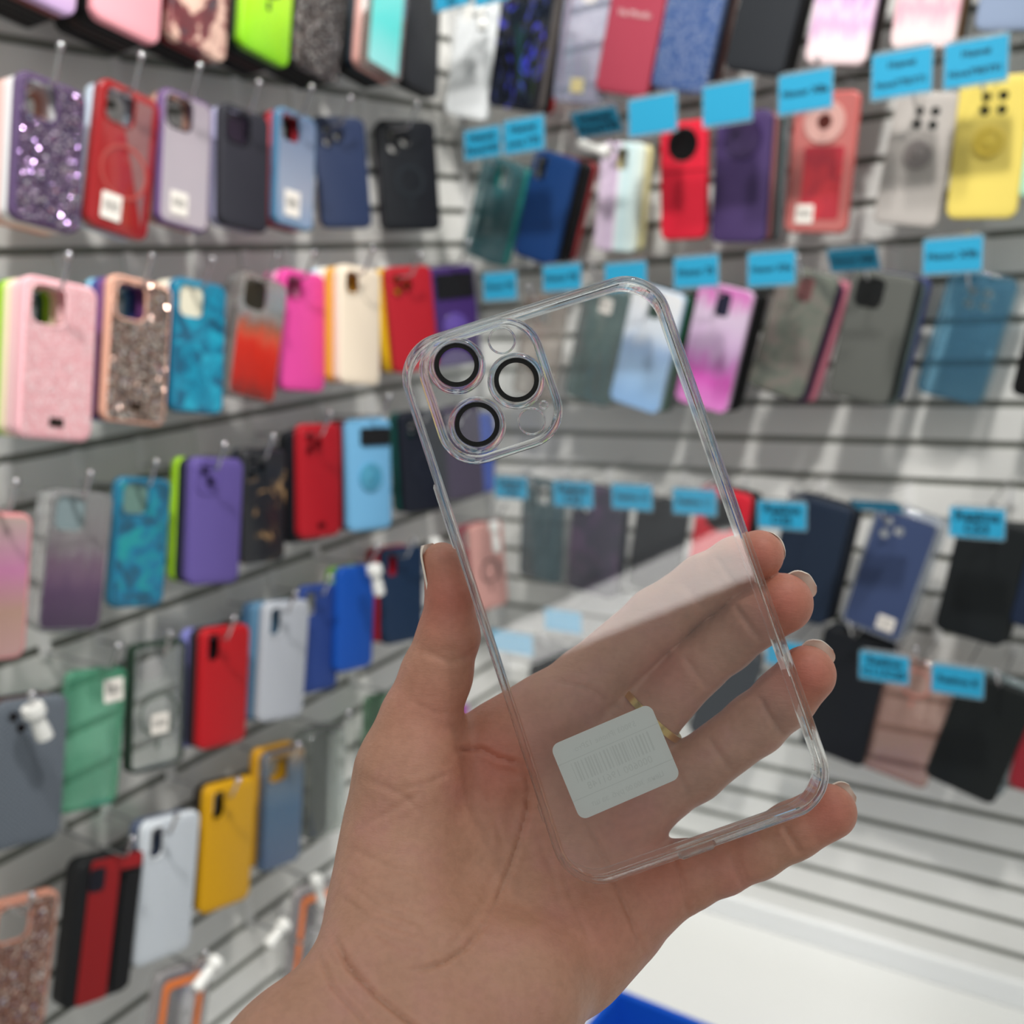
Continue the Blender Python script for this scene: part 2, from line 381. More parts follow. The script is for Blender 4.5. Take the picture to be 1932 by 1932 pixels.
def case(key, wall, top, bot, cam_t, mat, label, o=.10, ratio=.495, behind=(), yaw=0.0, H=None, panel=None, rim=None, T=.0105, extra=(), hook=True, r=.011, short=None, inset=.0035):
    """top / bot: middle of the top and bottom edge of the front face, on the plane o in front of the wall"""
    at = on_left if wall == 'L' else on_right
    nrm = Vector((1, 0, 0)) if wall == 'L' else Vector((0, -1, 0))
    Pb, Pt = at(*bot, o), at(*top, o)
    up = (Pt - Pb)
    if H is None: H = up.length
    up.normalize()
    if top[1] < -900: Pt = Pb + up * H
    C0 = Pb + up * H / 2
    W_ = H * ratio
    n = (nrm - up * nrm.dot(up)).normalized()
    if yaw: n = (Matrix.Rotation(math.radians(yaw), 3, up) @ n)
    rt = up.cross(n).normalized()
    hs = holes_for(cam_t, W_, H)
    g = LG if wall == 'L' else RG
    root = empty('phone_case', frame(rt, up, n, C0), label, 'phone case', g)
    sh = shell(W_, H, T, r, hs, mat, root)
    if panel is not None:
        slab('back_panel', [rrect(W_, H, r, n=6, d=inset)] + hs, .0001, .0006, panel, root)
    if rim is not None and hs:
        for h_ in hs: rim_around(h_, rim, root)
    for e in extra: e(root, W_, H)
    k = 0
    if key in ('L1a', 'L1b', 'L1c', 'L1d', 'L1e', 'L1f'): behind = list(behind) + [('dull black phone case', dk), ('rearmost black phone case', black)]
    for (cname, bm, *off) in behind:
        k += 1
        dx, dy = off[0] if off else (0, 0)
        lab = f'{cname} hanging {"right" if k == 1 else "second" if k == 2 else "third" if k == 3 else "fourth" if k == 4 else "fifth"} behind the {short}'
        b = bpy.data.objects.new('phone_case', None)
        M = frame(rt, up, n, C0 - n * (k * (T + .0012) + .0008) + rt * dx + up * dy)
        s2 = shell(W_ * .985, H * .985, T, r, holes_for('square' if cam_t in ('square', 'circle', 'bigcircle', 'band', 'none') else cam_t, W_ * .985, H * .985), bm, None, name='phone_case')
        s2.matrix_world = M; tag(s2, lab, 'phone case', g)
    # the spot where the peg goes through
    if hs:
        h0 = hs[0]; px = sum(p[0] for p in h0) / len(h0); py = max(p[1] for p in h0) - .0032
    else: px, py = 0, H / 2 + .003
    P = C0 + rt * px + up * py
    CASES[key] = dict(P=P, o=o, wall=wall, short=short, n=n)
    if hook: make_hook(wall, P, o, short)
    return root
BRK = plain((236, 236, 234), .35)
def make_hook(wall, P, o, short, tip=.022, label=None):
    nrm = Vector((1, 0, 0)) if wall == 'L' else Vector((0, -1, 0)); rt = Vector((0, 1, 0)) if wall == 'L' else Vector((1, 0, 0)); up = Vector((0, 0, 1))
    base = P - nrm * (P.x if wall == 'L' else -P.y)
    root = empty('display_hook', frame(rt, up, nrm, base), label or f'chrome display hook that carries the {short}', 'hook', 'display hooks on the left wall' if wall == 'L' else 'display hooks on the right wall')
    k = math.ceil((base.z + .012 - GROOVE0) / PITCH); gz = GROOVE0 + k * PITCH - base.z - .005
    slab('bracket', [rrect(.013, gz + .010, .003, 0, gz / 2 - .003, 3)], .0006, .0032, BRK, root)
    mb = MB(); L = o + tip
    pts = [(0, 0, .003), (0, 0, L * .5), (0, 0, L - .004), (0, .0025, L), (0, .014, L + .008), (0, .026, L + .016)]
    mb.tube(pts, .0019, 8); mb.build('prong', CHROME, root)
    mb = MB(); mb.lathe([(-.0038, .0006), (-.0028, .0027), (0, .0038), (.0028, .0027), (.0038, .0006)], (0, .0275, L + .017), (0, .87, .5), 12); mb.build('tip_ball', CHROME, root)
    return root
# extra parts
def ex_sticker(fx, fy, w=.018, h=.02, rot=0.0): return lambda root, W_, H: sticker(root, fx * W_, fy * H, w, h, .0016, rot)
def ex_logo(col=(60, 50, 45), fy=-.39, w=.014, h=.0085):
    def f(root, W_, H):
        s = slab('name_plate', [rrect(w, h, .0008, 0, fy * H, 3)], .0006, .0012, plain(col, .3, .6), root); return s
    return f
def ex_magring(mat, fy=-.04, r=.027, w=.0032, name='magnet_ring'):
    def f(root, W_, H):
        slab(name, [circ(r, 0, fy * H, 36), circ(r - w, 0, fy * H, 36)], .0006, .0010, mat, root, True)
        slab('alignment_mark', [rrect(w, .010, .001, 0, fy * H - r - .010, 3)], .0006, .0010, mat, root)
    return f
def ex_grip(mat, fy=-.05, r=.019):
    def f(root, W_, H):
        mb = MB(); mb.lathe([(.0004, r), (.0024, r), (.003, r - .001), (.003, r - .005), (.0018, r - .0055), (.0018, r * .55), (.0026, r * .5), (.0026, .001)], (0, fy * H, 0), (0, 0, 1), 32); mb.build('ring_grip', mat, root)
    return f
def ex_lens(mat=None, name='camera_plate', cam_t='bigcircle', z=-.004):
    def f(root, W_, H):
        for h_ in holes_for(cam_t, W_, H):
            c = (sum(p[0] for p in h_) / len(h_), sum(p[1] for p in h_) / len(h_))
            slab(name, [[(c[0] + (x - c[0]) * .97, c[1] + (y - c[1]) * .97) for x, y in h_]], z, z + .002, mat or BLACK_PL, root)
    return f
def ex_band(mat, fx=.0, y0=.09, y1=.30, w=1.0, name='camera_cover', z=.0022):
    def f(root, W_, H): slab(name, [rrect(W_ * w, (y1 - y0) * H, .004, fx * W_, H / 2 - (y0 + y1) / 2 * H, 4)], .0001, z, mat, root)
    return f
def ex_frame(mat, w=.004, T=.0105, name='bumper_frame', r=.011):
    def f(root, W_, H): ring_sweep(name, lambda d: rrect(W_ + .0012, H + .0012, r, n=6, d=d), [(.0008, .0008), (0, 0), (-.0002, -.002), (-.0002, -T), (.0004, -T - .0004), (.0008, -T), (.0006, -.003), (w, .0003), (w, .0009)], mat, root)
    return f
def ex_text(txt, size, col, fy):
    return lambda root, W_, H: lettering(txt, size, plain(col, .5), root, (0, fy * H, .0007))

black, dk = plain((20, 21, 24), .5), plain((12, 13, 16), .55)
navy = plain((34, 48, 82), .5, grain=.3)

# ------------------------------------------------------------------ LEFT WALL, top row (cut by the picture's edge)
case('L1a', 'L', (92, -290), (72, 2), 'square', grad([(0, (205, 172, 220)), (.35, (222, 188, 214)), (1, (240, 190, 205))]), 'lilac to pink graded phone case at the top left corner', .115, .5, short='lilac graded case', rim=plain((215, 180, 210), .3), H=.148,
     behind=[('brown red phone case', plain((120, 60, 55))), ('black phone case', dk), ('second black phone case', black)])
case('L1b', 'L', (258, -230), (240, 60), 'square', plain((240, 165, 175), .5), 'plain salmon pink phone case in the top row of the left wall', .115, .5, short='salmon pink case in the top row', rim=plain((240, 165, 175), .5), H=.148,
     behind=[('dark navy phone case', dk), ('charcoal phone case', black), ('dark brown phone case', plain((52, 38, 36)))])
case('L1c', 'L', (392, -190), (374, 96), 'square', marble([(0, (235, 205, 188)), (.44, (228, 190, 172)), (.5, (120, 55, 60)), (.6, (90, 40, 46)), (.66, (60, 75, 85)), (1, (40, 60, 70))], 26, .4, .8, 3), 'phone case with beige and wine red floral print, top row', .11, .5, short='floral print case in the top row', H=.148,
     behind=[('dark wine red phone case', plain((120, 28, 36))), ('black framed phone case', dk)])
case('L1d', 'L', (518, -170), (500, 108), 'square', grad([(0, (120, 190, 20)), (.4, (165, 225, 20)), (.8, (200, 230, 20)), (1, (210, 190, 60))], .15, .3), 'neon green and yellow glossy phone case with black ring', .108, .5, short='neon green and yellow case', H=.146, extra=[ex_magring(plain((30, 60, 40), .2), .1, .02, .005)],
     behind=[('dark green phone case', plain((22, 52, 34))), ('near black phone case', dk), ('dark maroon phone case', plain((60, 24, 28)))])
case('L1e', 'L', (622, -140), (598, 140), 'square', glitter((58, 54, 54), (24, 24, 24), (150, 130, 120), 650, .5, .35, .6), 'black glitter phone case in the top row beside the neon case', .10, .5, short='black glitter case', H=.146,
     behind=[('jet black phone case', dk), ('matt black phone case', black)])
case('L1f', 'L', (742, -130), (722, 140), 'square', clear((235, 240, 240), (225, 200, 190), .35), 'turquoise phone case with rosy clear bumper, top row', .10, .5, short='turquoise case with clear bumper', H=.146, panel=grad([(0, (150, 215, 215)), (.45, (95, 210, 205)), (1, (120, 215, 210))], .15, .2), inset=.008,
     behind=[('pale pink clear phone case', plain((214, 160, 150), .2)), ('dark teal phone case', plain((26, 44, 56)))])
case('L1g', 'L', (806, -120), (796, 172), 'none', plain((52, 54, 58), .5), 'dark grey phone case at the right end of the top left row', .07, .5, short='dark grey case ending the top row', H=.146, behind=[('sooty black phone case', dk)])

# ------------------------------------------------------------------ LEFT WALL, second row
case('L2a', 'L', (102, 152), (88, 428), 'square', plain((104, 84, 122), .4), 'purple phone case filled with multicoloured glitter flakes', .105, .50, panel=glitter((112, 92, 124), (74, 58, 90), (205, 180, 205), 560, .8, .12, .9), rim=plain((104, 84, 122), .4), short='purple glitter case',
     behind=[('white phone case', plain((238, 236, 238))), ('pale pink phone case', plain((238, 205, 200))), ('peach coloured phone case', plain((220, 160, 140)))])
case('L2b', 'L', (250, 168), (222, 440), 'square', plain((150, 22, 26), .15, 0, .8), 'shiny red framed clear phone case with magnet ring', .105, .47, panel=plain((128, 84, 84), .12, 0, .6), inset=.009, rim=plain((170, 20, 22), .12, .6), T=.013, short='shiny red clear case', extra=[ex_magring(plain((170, 70, 65), .3), -.08), ex_sticker(-.16, -.34, .022, .026)],
     behind=[('pale blue grey phone case', plain((190, 205, 220)))])
case('L2c', 'L', (356, 180), (346, 430), 'square', plain((108, 78, 128), .3), 'purple framed phone case with frosted clear back and sticker', .10, .47, panel=grad([(0, (178, 168, 176)), (.6, (168, 160, 168)), (1, (150, 140, 150))], .15), rim=plain((38, 32, 46), .2), short='purple framed frosted case', extra=[ex_sticker(-.12, -.33, .022, .024)],
     behind=[('tan pink phone case', plain((198, 152, 134)))])
case('L2d', 'L', (465, 206), (462, 432), 'square', plain((58, 58, 66), .5), 'charcoal black phone case with violet inside its camera hole', .095, .52, rim=plain((38, 38, 44), .4), short='charcoal case with violet camera hole',
     extra=[ex_lens(plain((44, 34, 50), .3), 'camera_plate', 'square', -.006)], behind=[('lilac clear phone case', plain((172, 172, 206), .2))])
case('L2e', 'L', (562, 212), (556, 430), 'square', plain((70, 118, 152), .2, 0, .4), 'blue framed clear backed phone case with white sticker', .09, .47, panel=grad([(0, (120, 150, 182)), (.3, (150, 158, 176)), (1, (90, 110, 140))], .15), short='blue framed clear case', extra=[ex_sticker(-.1, -.3, .024, .03)],
     behind=[('red phone case', plain((176, 48, 58))), ('dark maroon phone case', plain((58, 24, 28)))])
case('L2f', 'L', (640, 220), (657, 430), 'three', dotted((36, 52, 88), (26, 38, 66), 600), 'navy blue perforated phone case turned towards the corner', .06, .52, yaw=-22, short='navy perforated case', rim=plain((30, 42, 72)), behind=[('white slim phone case', plain((226, 220, 214)))])
case('L2g', 'L', (766, 226), (780, 434), 'three', plain((30, 34, 40), .45), 'black phone case with ring mark at the right end of its row', .06, .58, yaw=-30, short='black ring mark case', extra=[ex_magring(plain((42, 48, 54), .4), -.05, .022, .005)], rim=plain((24, 26, 30), .3),
     behind=[('dark purple phone case', plain((42, 26, 50)))])

# ------------------------------------------------------------------ LEFT WALL, third row
PINKG = glitter((238, 178, 184), (225, 155, 165), (252, 225, 228), 900, .25, .35, .5)
case('L3a', 'L', (118, 530), (104, 830), 'square', plain((246, 188, 196), .45), 'pink sparkling phone case hanging in front at the left edge', .125, .50, panel=PINKG, rim=plain((250, 200, 205), .3), short='pink sparkling case', extra=[ex_logo((60, 50, 46))],
     behind=[('blush pink phone case', plain((248, 205, 206))), ('cream yellow phone case', plain((250, 236, 196))), ('lime green phone case', plain((164, 214, 34))), ('dark teal phone case', plain((40, 96, 98)))])
case('L3b', 'L', (270, 528), (254, 800), 'square', plain((226, 172, 150), .4), 'peach framed phone case covered in rose gold sequins', .115, .50, panel=glitter((176, 150, 138), (120, 96, 88), (240, 226, 214), 380, .85, .12, .95), rim=plain((226, 172, 150), .3), short='peach sequin case', extra=[ex_logo((70, 55, 45), -.38)],
     behind=[('plum purple phone case', plain((120, 70, 130))), ('royal blue phone case', plain((64, 72, 140))), ('sky blue phone case', plain((140, 200, 230)))])
case('L3c', 'L', (380, 530), (373, 780), 'square', plain((28, 112, 146), .25), 'bright teal marbled phone case in the third left row', .105, .49, panel=marble([(0, (16, 70, 100)), (.42, (20, 90, 122)), (.52, (16, 132, 166)), (.62, (30, 160, 190)), (1, (60, 180, 205))], 34, .2, 1.5, 1), short='bright teal marbled case', extra=[ex_lens(plain((224, 218, 196), .4), 'camera_plate', 'square', -.004)],
     behind=[('cream white phone case', plain((240, 232, 214))), ('ivory phone case', plain((228, 222, 200))), ('deep blue phone case', plain((30, 60, 88)))])
case('L3d', 'L', (502, 522), (474, 756), 'square', clear((236, 238, 238), (215, 205, 200), .25), 'clear phone case with splashed red paint in its lower half', .10, .50, panel=clear_grad([(0, (92, 50, 46)), (.18, (196, 44, 34)), (.45, (214, 48, 34)), (.6, (214, 120, 90)), (.7, (235, 228, 220)), (1, (240, 236, 230))], [(0, .9), (.5, .95), (.64, .55), (1, .5)], .15, .3), short='clear case with red paint', extra=[ex_lens(plain((56, 50, 38), .2), 'camera_plate', 'square', -.003)],
     behind=[('smoky clear phone case', clear((225, 225, 225), (200, 200, 198), .2))])
case('L3e', 'L', (574, 512), (573, 738), 'small', plain((222, 74, 156), .35), 'hot pink phone case between the red paint and cream cases', .085, .50, short='hot pink case', rim=plain((222, 60, 150), .25), behind=[('light pink translucent phone case', plain((244, 150, 196), .2)), ('rose phone case', plain((224, 120, 170), .3))])
case('L3f', 'L', (682, 504), (681, 725), 'small', plain((238, 222, 200), .4), 'cream phone case with thick rounded edges', .115, .50, T=.014, rim=plain((240, 228, 210), .35), short='cream case', behind=[('mustard orange phone case', plain((226, 168, 62))), ('off white phone case', plain((240, 236, 222))), ('ice blue phone case', plain((196, 222, 240)))])
case('L3g', 'L', (770, 502), (788, 700), 'three', plain((172, 30, 42), .45), 'red phone case with three lens openings beside the cream case', .07, .52, yaw=-18, short='red case beside the cream case', rim=plain((150, 24, 34), .4), behind=[('mustard yellow phone case', plain((222, 176, 24)), (-.008, 0)), ('red violet phone case', plain((130, 40, 70)), (-.01, 0))])
case('L3h', 'L', (848, 502), (866, 690), 'none', plain((74, 52, 112), .4), 'purple phone case with black camera band near the corner', .065, .55, yaw=-26, short='purple case with black camera band', extra=[ex_band(plain((20, 20, 28), .2), .06, .07, .32, .78), ex_grip(plain((92, 72, 150), .2), -.1, .020)], behind=[('dark violet phone case', plain((44, 36, 70)))])

# ------------------------------------------------------------------ LEFT WALL, fourth row
case('L4z', 'L', (-4, 968), (-20, 1248), 'none', plain((226, 150, 152), .35), 'pink framed phone case with gold and lilac back, left edge', .115, .5, panel=grad([(0, (190, 150, 150)), (.35, (176, 140, 126)), (.6, (190, 120, 160)), (1, (176, 166, 150))], .15), short='pink framed case at the left edge')
case('L4a', 'L', (158, 925), (130, 1192), 'square', clear((240, 242, 242), (215, 212, 214), .22), 'clear phone case fading to dark purple at the bottom', .11, .50, panel=clear_grad([(0, (56, 40, 66)), (.3, (84, 58, 92)), (.5, (130, 96, 126)), (.65, (190, 176, 184)), (1, (232, 232, 232))], [(0, .98), (.35, .9), (.6, .55), (1, .4)], .15, .3), rim=clear((245, 248, 248), (225, 228, 228), .3), short='clear case fading to purple', extra=[ex_lens(plain((122, 138, 142), .2), 'camera_plate', 'square', -.003)],
     behind=[('greyish clear phone case', clear((226, 228, 230), (205, 206, 210), .25))])
case('L4b', 'L', (276, 902), (258, 1146), 'square', plain((28, 108, 140), .3), 'blue and green marbled phone case left of the purple case', .10, .48, panel=marble([(0, (18, 60, 84)), (.42, (22, 82, 108)), (.5, (14, 112, 150)), (.6, (20, 140, 150)), (1, (30, 165, 140))], 26, .25, 1.6, 5), short='blue and green marbled case', extra=[ex_lens(plain((100, 130, 122), .4), 'camera_plate', 'square', -.003)])
case('L4c', 'L', (414, 864), (404, 1102), 'two', plain((96, 82, 148), .45), 'plain violet phone case with two lens holes', .11, .50, T=.012, rim=plain((92, 78, 142), .35), short='plain violet case', extra=[lambda r, w, h: rim_around(rrect(.030, .033, .010, -w / 2 + .0215, h / 2 - .0225), plain((92, 78, 142), .4), r, 'camera_frame')],
     behind=[('near black phone case', plain((40, 44, 56))), ('neon lime phone case', plain((158, 208, 38)))])
case('L4d', 'L', (500, 845), (497, 1062), 'three', blotch((30, 31, 36), (176, 140, 96), 30, (.60, .66), .3, 1.5, 9), 'black phone case with scattered gold and orange petals', .095, .50, short='black case with gold petals', behind=[('dark slate phone case', plain((38, 44, 54)))])
case('L4e', 'L', (605, 800), (606, 1014), 'three', plain((168, 24, 36), .42), 'plain red phone case with small dark name plate', .10, .50, rim=plain((150, 22, 32), .35), short='red case with dark name plate', extra=[ex_logo((66, 24, 28), -.39, .012, .006)], behind=[('black thick phone case', plain((34, 37, 44)), (-.002, -.004)), ('coal black phone case', plain((28, 30, 34)), (-.004, -.008))])
case('L4f', 'L', (697, 790), (700, 1000), 'none', plain((112, 172, 212), .42), 'light blue phone case with black slide cover and ring', .09, .50, yaw=-8, short='light blue case with ring', extra=[ex_band(plain((22, 24, 28), .25), .12, .08, .24, .68), ex_grip(plain((86, 164, 196), .15, .3), -.02, .019)],
     behind=[('dark red phone case', plain((112, 26, 34)), (-.004, 0)), ('crimson phone case', plain((140, 30, 40)), (-.006, 0))])
case('L4g', 'L', (796, 774), (806, 965), 'three', plain((34, 38, 50), .45), 'dark slate phone case beside the light blue case', .08, .52, yaw=-18, short='dark slate case', extra=[ex_magring(plain((44, 48, 60), .4), -.03, .019, .005)], behind=[('bottle green phone case', plain((22, 78, 74)), (-.006, 0))])
case('L4h', 'L', (868, 766), (880, 940), 'three', plain((62, 48, 78), .45), 'dusky purple phone case seen through the held case', .075, .5, yaw=-20, short='dusky purple case')
case('L4i', 'L', (916, 780), (916, 930), 'none', plain((34, 74, 176), .4), 'cobalt blue phone case hanging next to the wall corner', .05, .42, short='cobalt case by the corner')

# ------------------------------------------------------------------ LEFT WALL, fifth row
case('L5a', 'L', (66, 1318), (50, 1594), 'two', woven((116, 124, 134), (78, 86, 96), 400), 'grey woven fabric phone case with white security tag', .115, .50, short='grey woven case', behind=[('copper brown phone case', plain((100, 70, 58))), ('blue black phone case', plain((36, 42, 58)))])
case('L5b', 'L', (188, 1262), (166, 1528), 'none', clear((165, 228, 200), (96, 205, 160), .34), 'translucent green phone case with white sticker near the top', .10, .47, short='translucent green case', extra=[ex_sticker(.25, .34, .022, .024, .1)])
case('L5c', 'L', (303, 1212), (295, 1450), 'square', clear((236, 240, 238), (225, 230, 226), .15), 'dark green framed clear phone case with magnet ring', .095, .50, short='dark green framed clear case', extra=[ex_frame(plain((28, 54, 40), .3)), ex_magring(plain((96, 106, 98), .4), -.06, .024, .003), ex_sticker(.02, -.14, .022, .022)])
case('L5d', 'L', (430, 1182), (420, 1408), 'tall', plain((178, 24, 32), .45), 'red phone case with open tall camera hole, fifth row', .10, .49, short='red case with tall camera hole', behind=[('smoke black phone case', plain((52, 46, 50)), (-.002, 0)), ('periwinkle phone case', plain((122, 124, 190)), (-.006, -.002))])
case('L5e', 'L', (545, 1134), (530, 1358), 'tall', plain((176, 180, 188), .4), 'silver grey phone case in the middle of the fifth row', .09, .50, short='silver grey case', rim=plain((190, 194, 200), .3), behind=[('steel blue phone case', plain((88, 128, 158)), (-.006, 0)), ('denim blue phone case', plain((74, 112, 148)), (-.008, -.002))])
case('L5f', 'L', (608, 1103), (600, 1305), 'tall', woven((34, 66, 140), (28, 56, 122), 500), 'textured dark blue phone case right of the silver case', .07, .50, short='textured dark blue case')
case('L5g', 'L', (676, 1068), (669, 1264), 'none', plain((22, 78, 168), .42), 'vivid blue phone case with white security tag', .08, .50, short='vivid blue case', behind=[('apple green phone case', plain((122, 176, 60)), (-.004, 0))])
case('L5h', 'L', (762, 1032), (762, 1212), 'tall', plain((38, 58, 84), .45), 'midnight blue phone case left of the thumb', .075, .52, yaw=-12, short='midnight blue case', behind=[('cherry red phone case', plain((178, 30, 46)), (-.004, 0)), ('ruby red phone case', plain((160, 26, 40)), (-.007, 0))])
case('L5i', 'L', (918, 986), (930, 1148), 'none', plain((206, 150, 142), .4), 'rose pink phone case with dark ring near the corner', .075, .48, yaw=-14, short='rose pink case near the corner', extra=[ex_magring(plain((110, 70, 66), .4), -.05, .020, .004)], behind=[('dark red slim phone case', plain((130, 30, 50)), (-.012, .002))])

# ------------------------------------------------------------------ LEFT WALL, sixth row
case('L6a', 'L', (52, 1690), (20, 1962), 'square', plain((212, 148, 126), .4), 'rose gold sequin phone case in the lower left corner', .10, .50, panel=glitter((170, 124, 110), (110, 72, 62), (235, 205, 190), 430, .85, .13, .95), rim=plain((214, 150, 130), .35), short='rose gold sequin case')
def wallet(root, W_, H):
    slab('leather_panel', [rrect(W_ * .44, H * .985, .004, -.10 * W_, 0, 4)] + [], .0004, .0016, plain((142, 26, 28), .5, grain=.4), root)
    slab('closing_strap', [rrect(W_ * .26, H * .82, .004, .32 * W_, -.05 * H, 4)], .0004, .0034, plain((34, 34, 34), .5, grain=.4), root)
    slab('cover_flap', [rrect(W_ * .5, H * .1, .003, .2 * W_, .44 * H, 4)], .0004, .0020, plain((150, 28, 30), .5, grain=.4), root)
    slab('camera_window', [rrect(W_ * .22, H * .16, .004, -.22 * W_, .36 * H, 4)], .0016, .0026, plain((26, 22, 22), .3), root)
case('L6b', 'L', (214, 1614), (182, 1888), 'none', plain((36, 37, 39), .5, grain=.4), 'red and black leather flip wallet phone case', .10, .52, T=.022, short='red and black wallet case', extra=[wallet])
case('L6c', 'L', (328, 1540), (306, 1810), 'tall', dotted((216, 222, 228), (150, 158, 168), 340), 'white perforated phone case beside the wallet case', .095, .47, rim=plain((222, 226, 230), .35), short='white perforated case', behind=[('slate blue phone case', plain((86, 96, 118)), (-.003, 0))])
case('L6d', 'L', (440, 1474), (425, 1712), 'tall', plain((204, 152, 18), .42), 'plain yellow phone case in the sixth row', .09, .49, T=.012, rim=plain((210, 160, 24), .35), short='plain yellow case', behind=[('shadow grey phone case', plain((52, 46, 40)))])
case('L6e', 'L', (540, 1412), (530, 1636), 'square', clear((190, 205, 220), (70, 104, 140), .6), 'translucent blue phone case with amber top edge', .08, .45, short='translucent blue case', panel=clear_grad([(0, (60, 84, 118)), (.5, (48, 100, 140)), (.8, (120, 146, 170)), (1, (190, 140, 40))], [(0, .92), (.6, .8), (.8, .6), (1, .85)], .15, .1), behind=[('amber framed phone case', plain((206, 150, 30)), (-.006, .004))])
case('L6f', 'L', (622, 1376), (618, 1576), 'none', clear((205, 212, 208), (150, 158, 152), .4), 'clear phone case stack partly hidden by the wrist', .075, .48, short='clear stack by the wrist', behind=[('first transparent phone case', clear((220, 226, 222), (160, 166, 160), .35)), ('next transparent phone case', clear((220, 226, 222), (150, 158, 150), .36))])
case('L6g', 'L', (722, 1308), (716, 1480), 'none', clear((170, 200, 178), (96, 140, 108), .5), 'pale green clear phone case peeking out beside the thumb', .06, .46, short='pale green clear case')
case('L6h', 'L', (872, 1330), (868, 1480), 'none', plain((170, 80, 170), .4), 'magenta phone case glimpsed in the gap under the thumb', .05, .3, short='magenta case under the thumb', hook=False)

# ------------------------------------------------------------------ LEFT WALL, lowest row
def oframe(root, W_, H):
    ex_frame(clear((240, 240, 240), (216, 210, 210), .5), .006)(root, W_, H)
    slab('orange_insert', [rrect(W_ * .76, H * .86, .008, 0, -.01 * H, 5), rrect(W_ * .56, H * .74, .006, 0, -.01 * H, 5)], .0004, .0016, plain((236, 128, 62), .4), root)
case('L7a', 'L', (352, 1822), (318, 2070), 'none', clear((232, 232, 234), (206, 202, 204), .5), 'boxed clear phone case with orange frame at the bottom edge', .09, .52, short='orange framed case at the bottom', extra=[oframe])
case('L7b', 'L', (602, 1668), (578, 1880), 'none', clear((236, 232, 232), (206, 202, 204), .5), 'clear phone case with orange frame beside the wrist', .075, .52, short='orange framed case beside the wrist', extra=[oframe])
for (px, py, nm) in ((470, 1735, 'empty chrome display hook above the lowest left row'), (532, 1722, 'chrome display hook with the slanted white security tag')):
    P = on_left(px, py, .0); make_hook('L', P, .085, '', label=nm)

# ------------------------------------------------------------------ RIGHT WALL, top row
case('R1a', 'R', (912, -20), (876, 222), 'tall', plain((236, 240, 242), .35), 'white phone case with security tag next to the wall corner', .09, .47, short='white case next to the corner')
case('R1b', 'R', (1000, -50), (962, 206), 'three', marble([(0, (16, 19, 27)), (.54, (22, 26, 36)), (.6, (56, 64, 84)), (.64, (60, 50, 230)), (.67, (40, 60, 110)), (.7, (24, 30, 44)), (1, (110, 130, 140))], 30, .1, 2.0, 4, (1.8, .6, 1)), 'black phone case with iridescent blue streaks', .10, .49, short='black iridescent case', behind=[('grey framed phone case', plain((110, 104, 102)), (.002, 0)), ('jet black phone case', dk, (.004, 0)), ('scarlet phone case', plain((190, 36, 40)), (.004, 0))])
case('R1c', 'R', (1120, -60), (1086, 196), 'mid', clear((228, 230, 246), (190, 196, 224), .5), 'clear lilac phone case with small gold sticker', .09, .48, short='clear lilac case', extra=[lambda r, w, h: tag(slab('gold_sticker', [rrect(.020, .018, .001, -.02 * w, -.36 * h, 3)], .0004, .0009, plain((206, 190, 140), .4, .3), r), 'small gold sticker')])
case('R1d', 'R', (1218, -80), (1168, 178), 'tall', plain((164, 62, 80), .5), 'wine red phone case with white lettering', .10, .49, short='wine red case', extra=[ex_text('Via Mondo', .011, (225, 205, 205), .1)], behind=[('dusty brown phone case', plain((104, 58, 62)), (.004, 0))])
case('R1e', 'R', (1330, -90), (1276, 172), 'circle', glitter((52, 84, 140), (46, 76, 128), (70, 104, 160), 1100, .1, .4, .15), 'sparkly blue phone case right of the wine red case', .10, .49, short='sparkly blue case', behind=[('navy black phone case', plain((24, 28, 44)), (.004, 0)), ('rust brown phone case', plain((96, 58, 48)), (.005, 0))])
case('R1f', 'R', (1480, -120), (1418, 138), 'circle', plain((50, 53, 58), .6), 'large plain charcoal phone case in the top right row', .115, .52, short='large charcoal case', behind=[('black thick phone case', dk, (.003, 0)), ('inky black phone case', dk, (.004, 0))])
case('R1g', 'R', (1622, -150), (1572, 122), 'three', grad([(0, (250, 228, 228)), (.2, (248, 222, 228)), (.3, (214, 172, 212)), (.4, (240, 212, 230)), (.5, (206, 166, 214)), (1, (200, 160, 210))], .16, .5), 'pale pink phone case with lilac flower print', .115, .49, short='lilac flower case', behind=[('dark framed phone case', dk, (.003, 0)), ('umber phone case', plain((66, 50, 46)), (.004, 0))])
case('R1h', 'R', (1782, -180), (1736, 92), 'three', grad([(0, (252, 232, 230)), (.2, (250, 224, 226)), (.32, (244, 176, 194)), (.42, (250, 216, 220)), (.55, (244, 172, 190)), (1, (240, 160, 180))], .16, .5), 'pale pink phone case with rose coloured flower print', .115, .49, short='rose flower case', behind=[('gold edged phone case', plain((120, 92, 60)), (.003, 0)), ('ebony phone case', dk, (.004, 0))])
case('R1i', 'R', (1950, -210), (1898, 58), 'three', plain((146, 162, 190), .5), 'blue grey phone case at the top right corner', .12, .5, short='blue grey corner case', behind=[('dark teal backed phone case', plain((26, 44, 50)))])

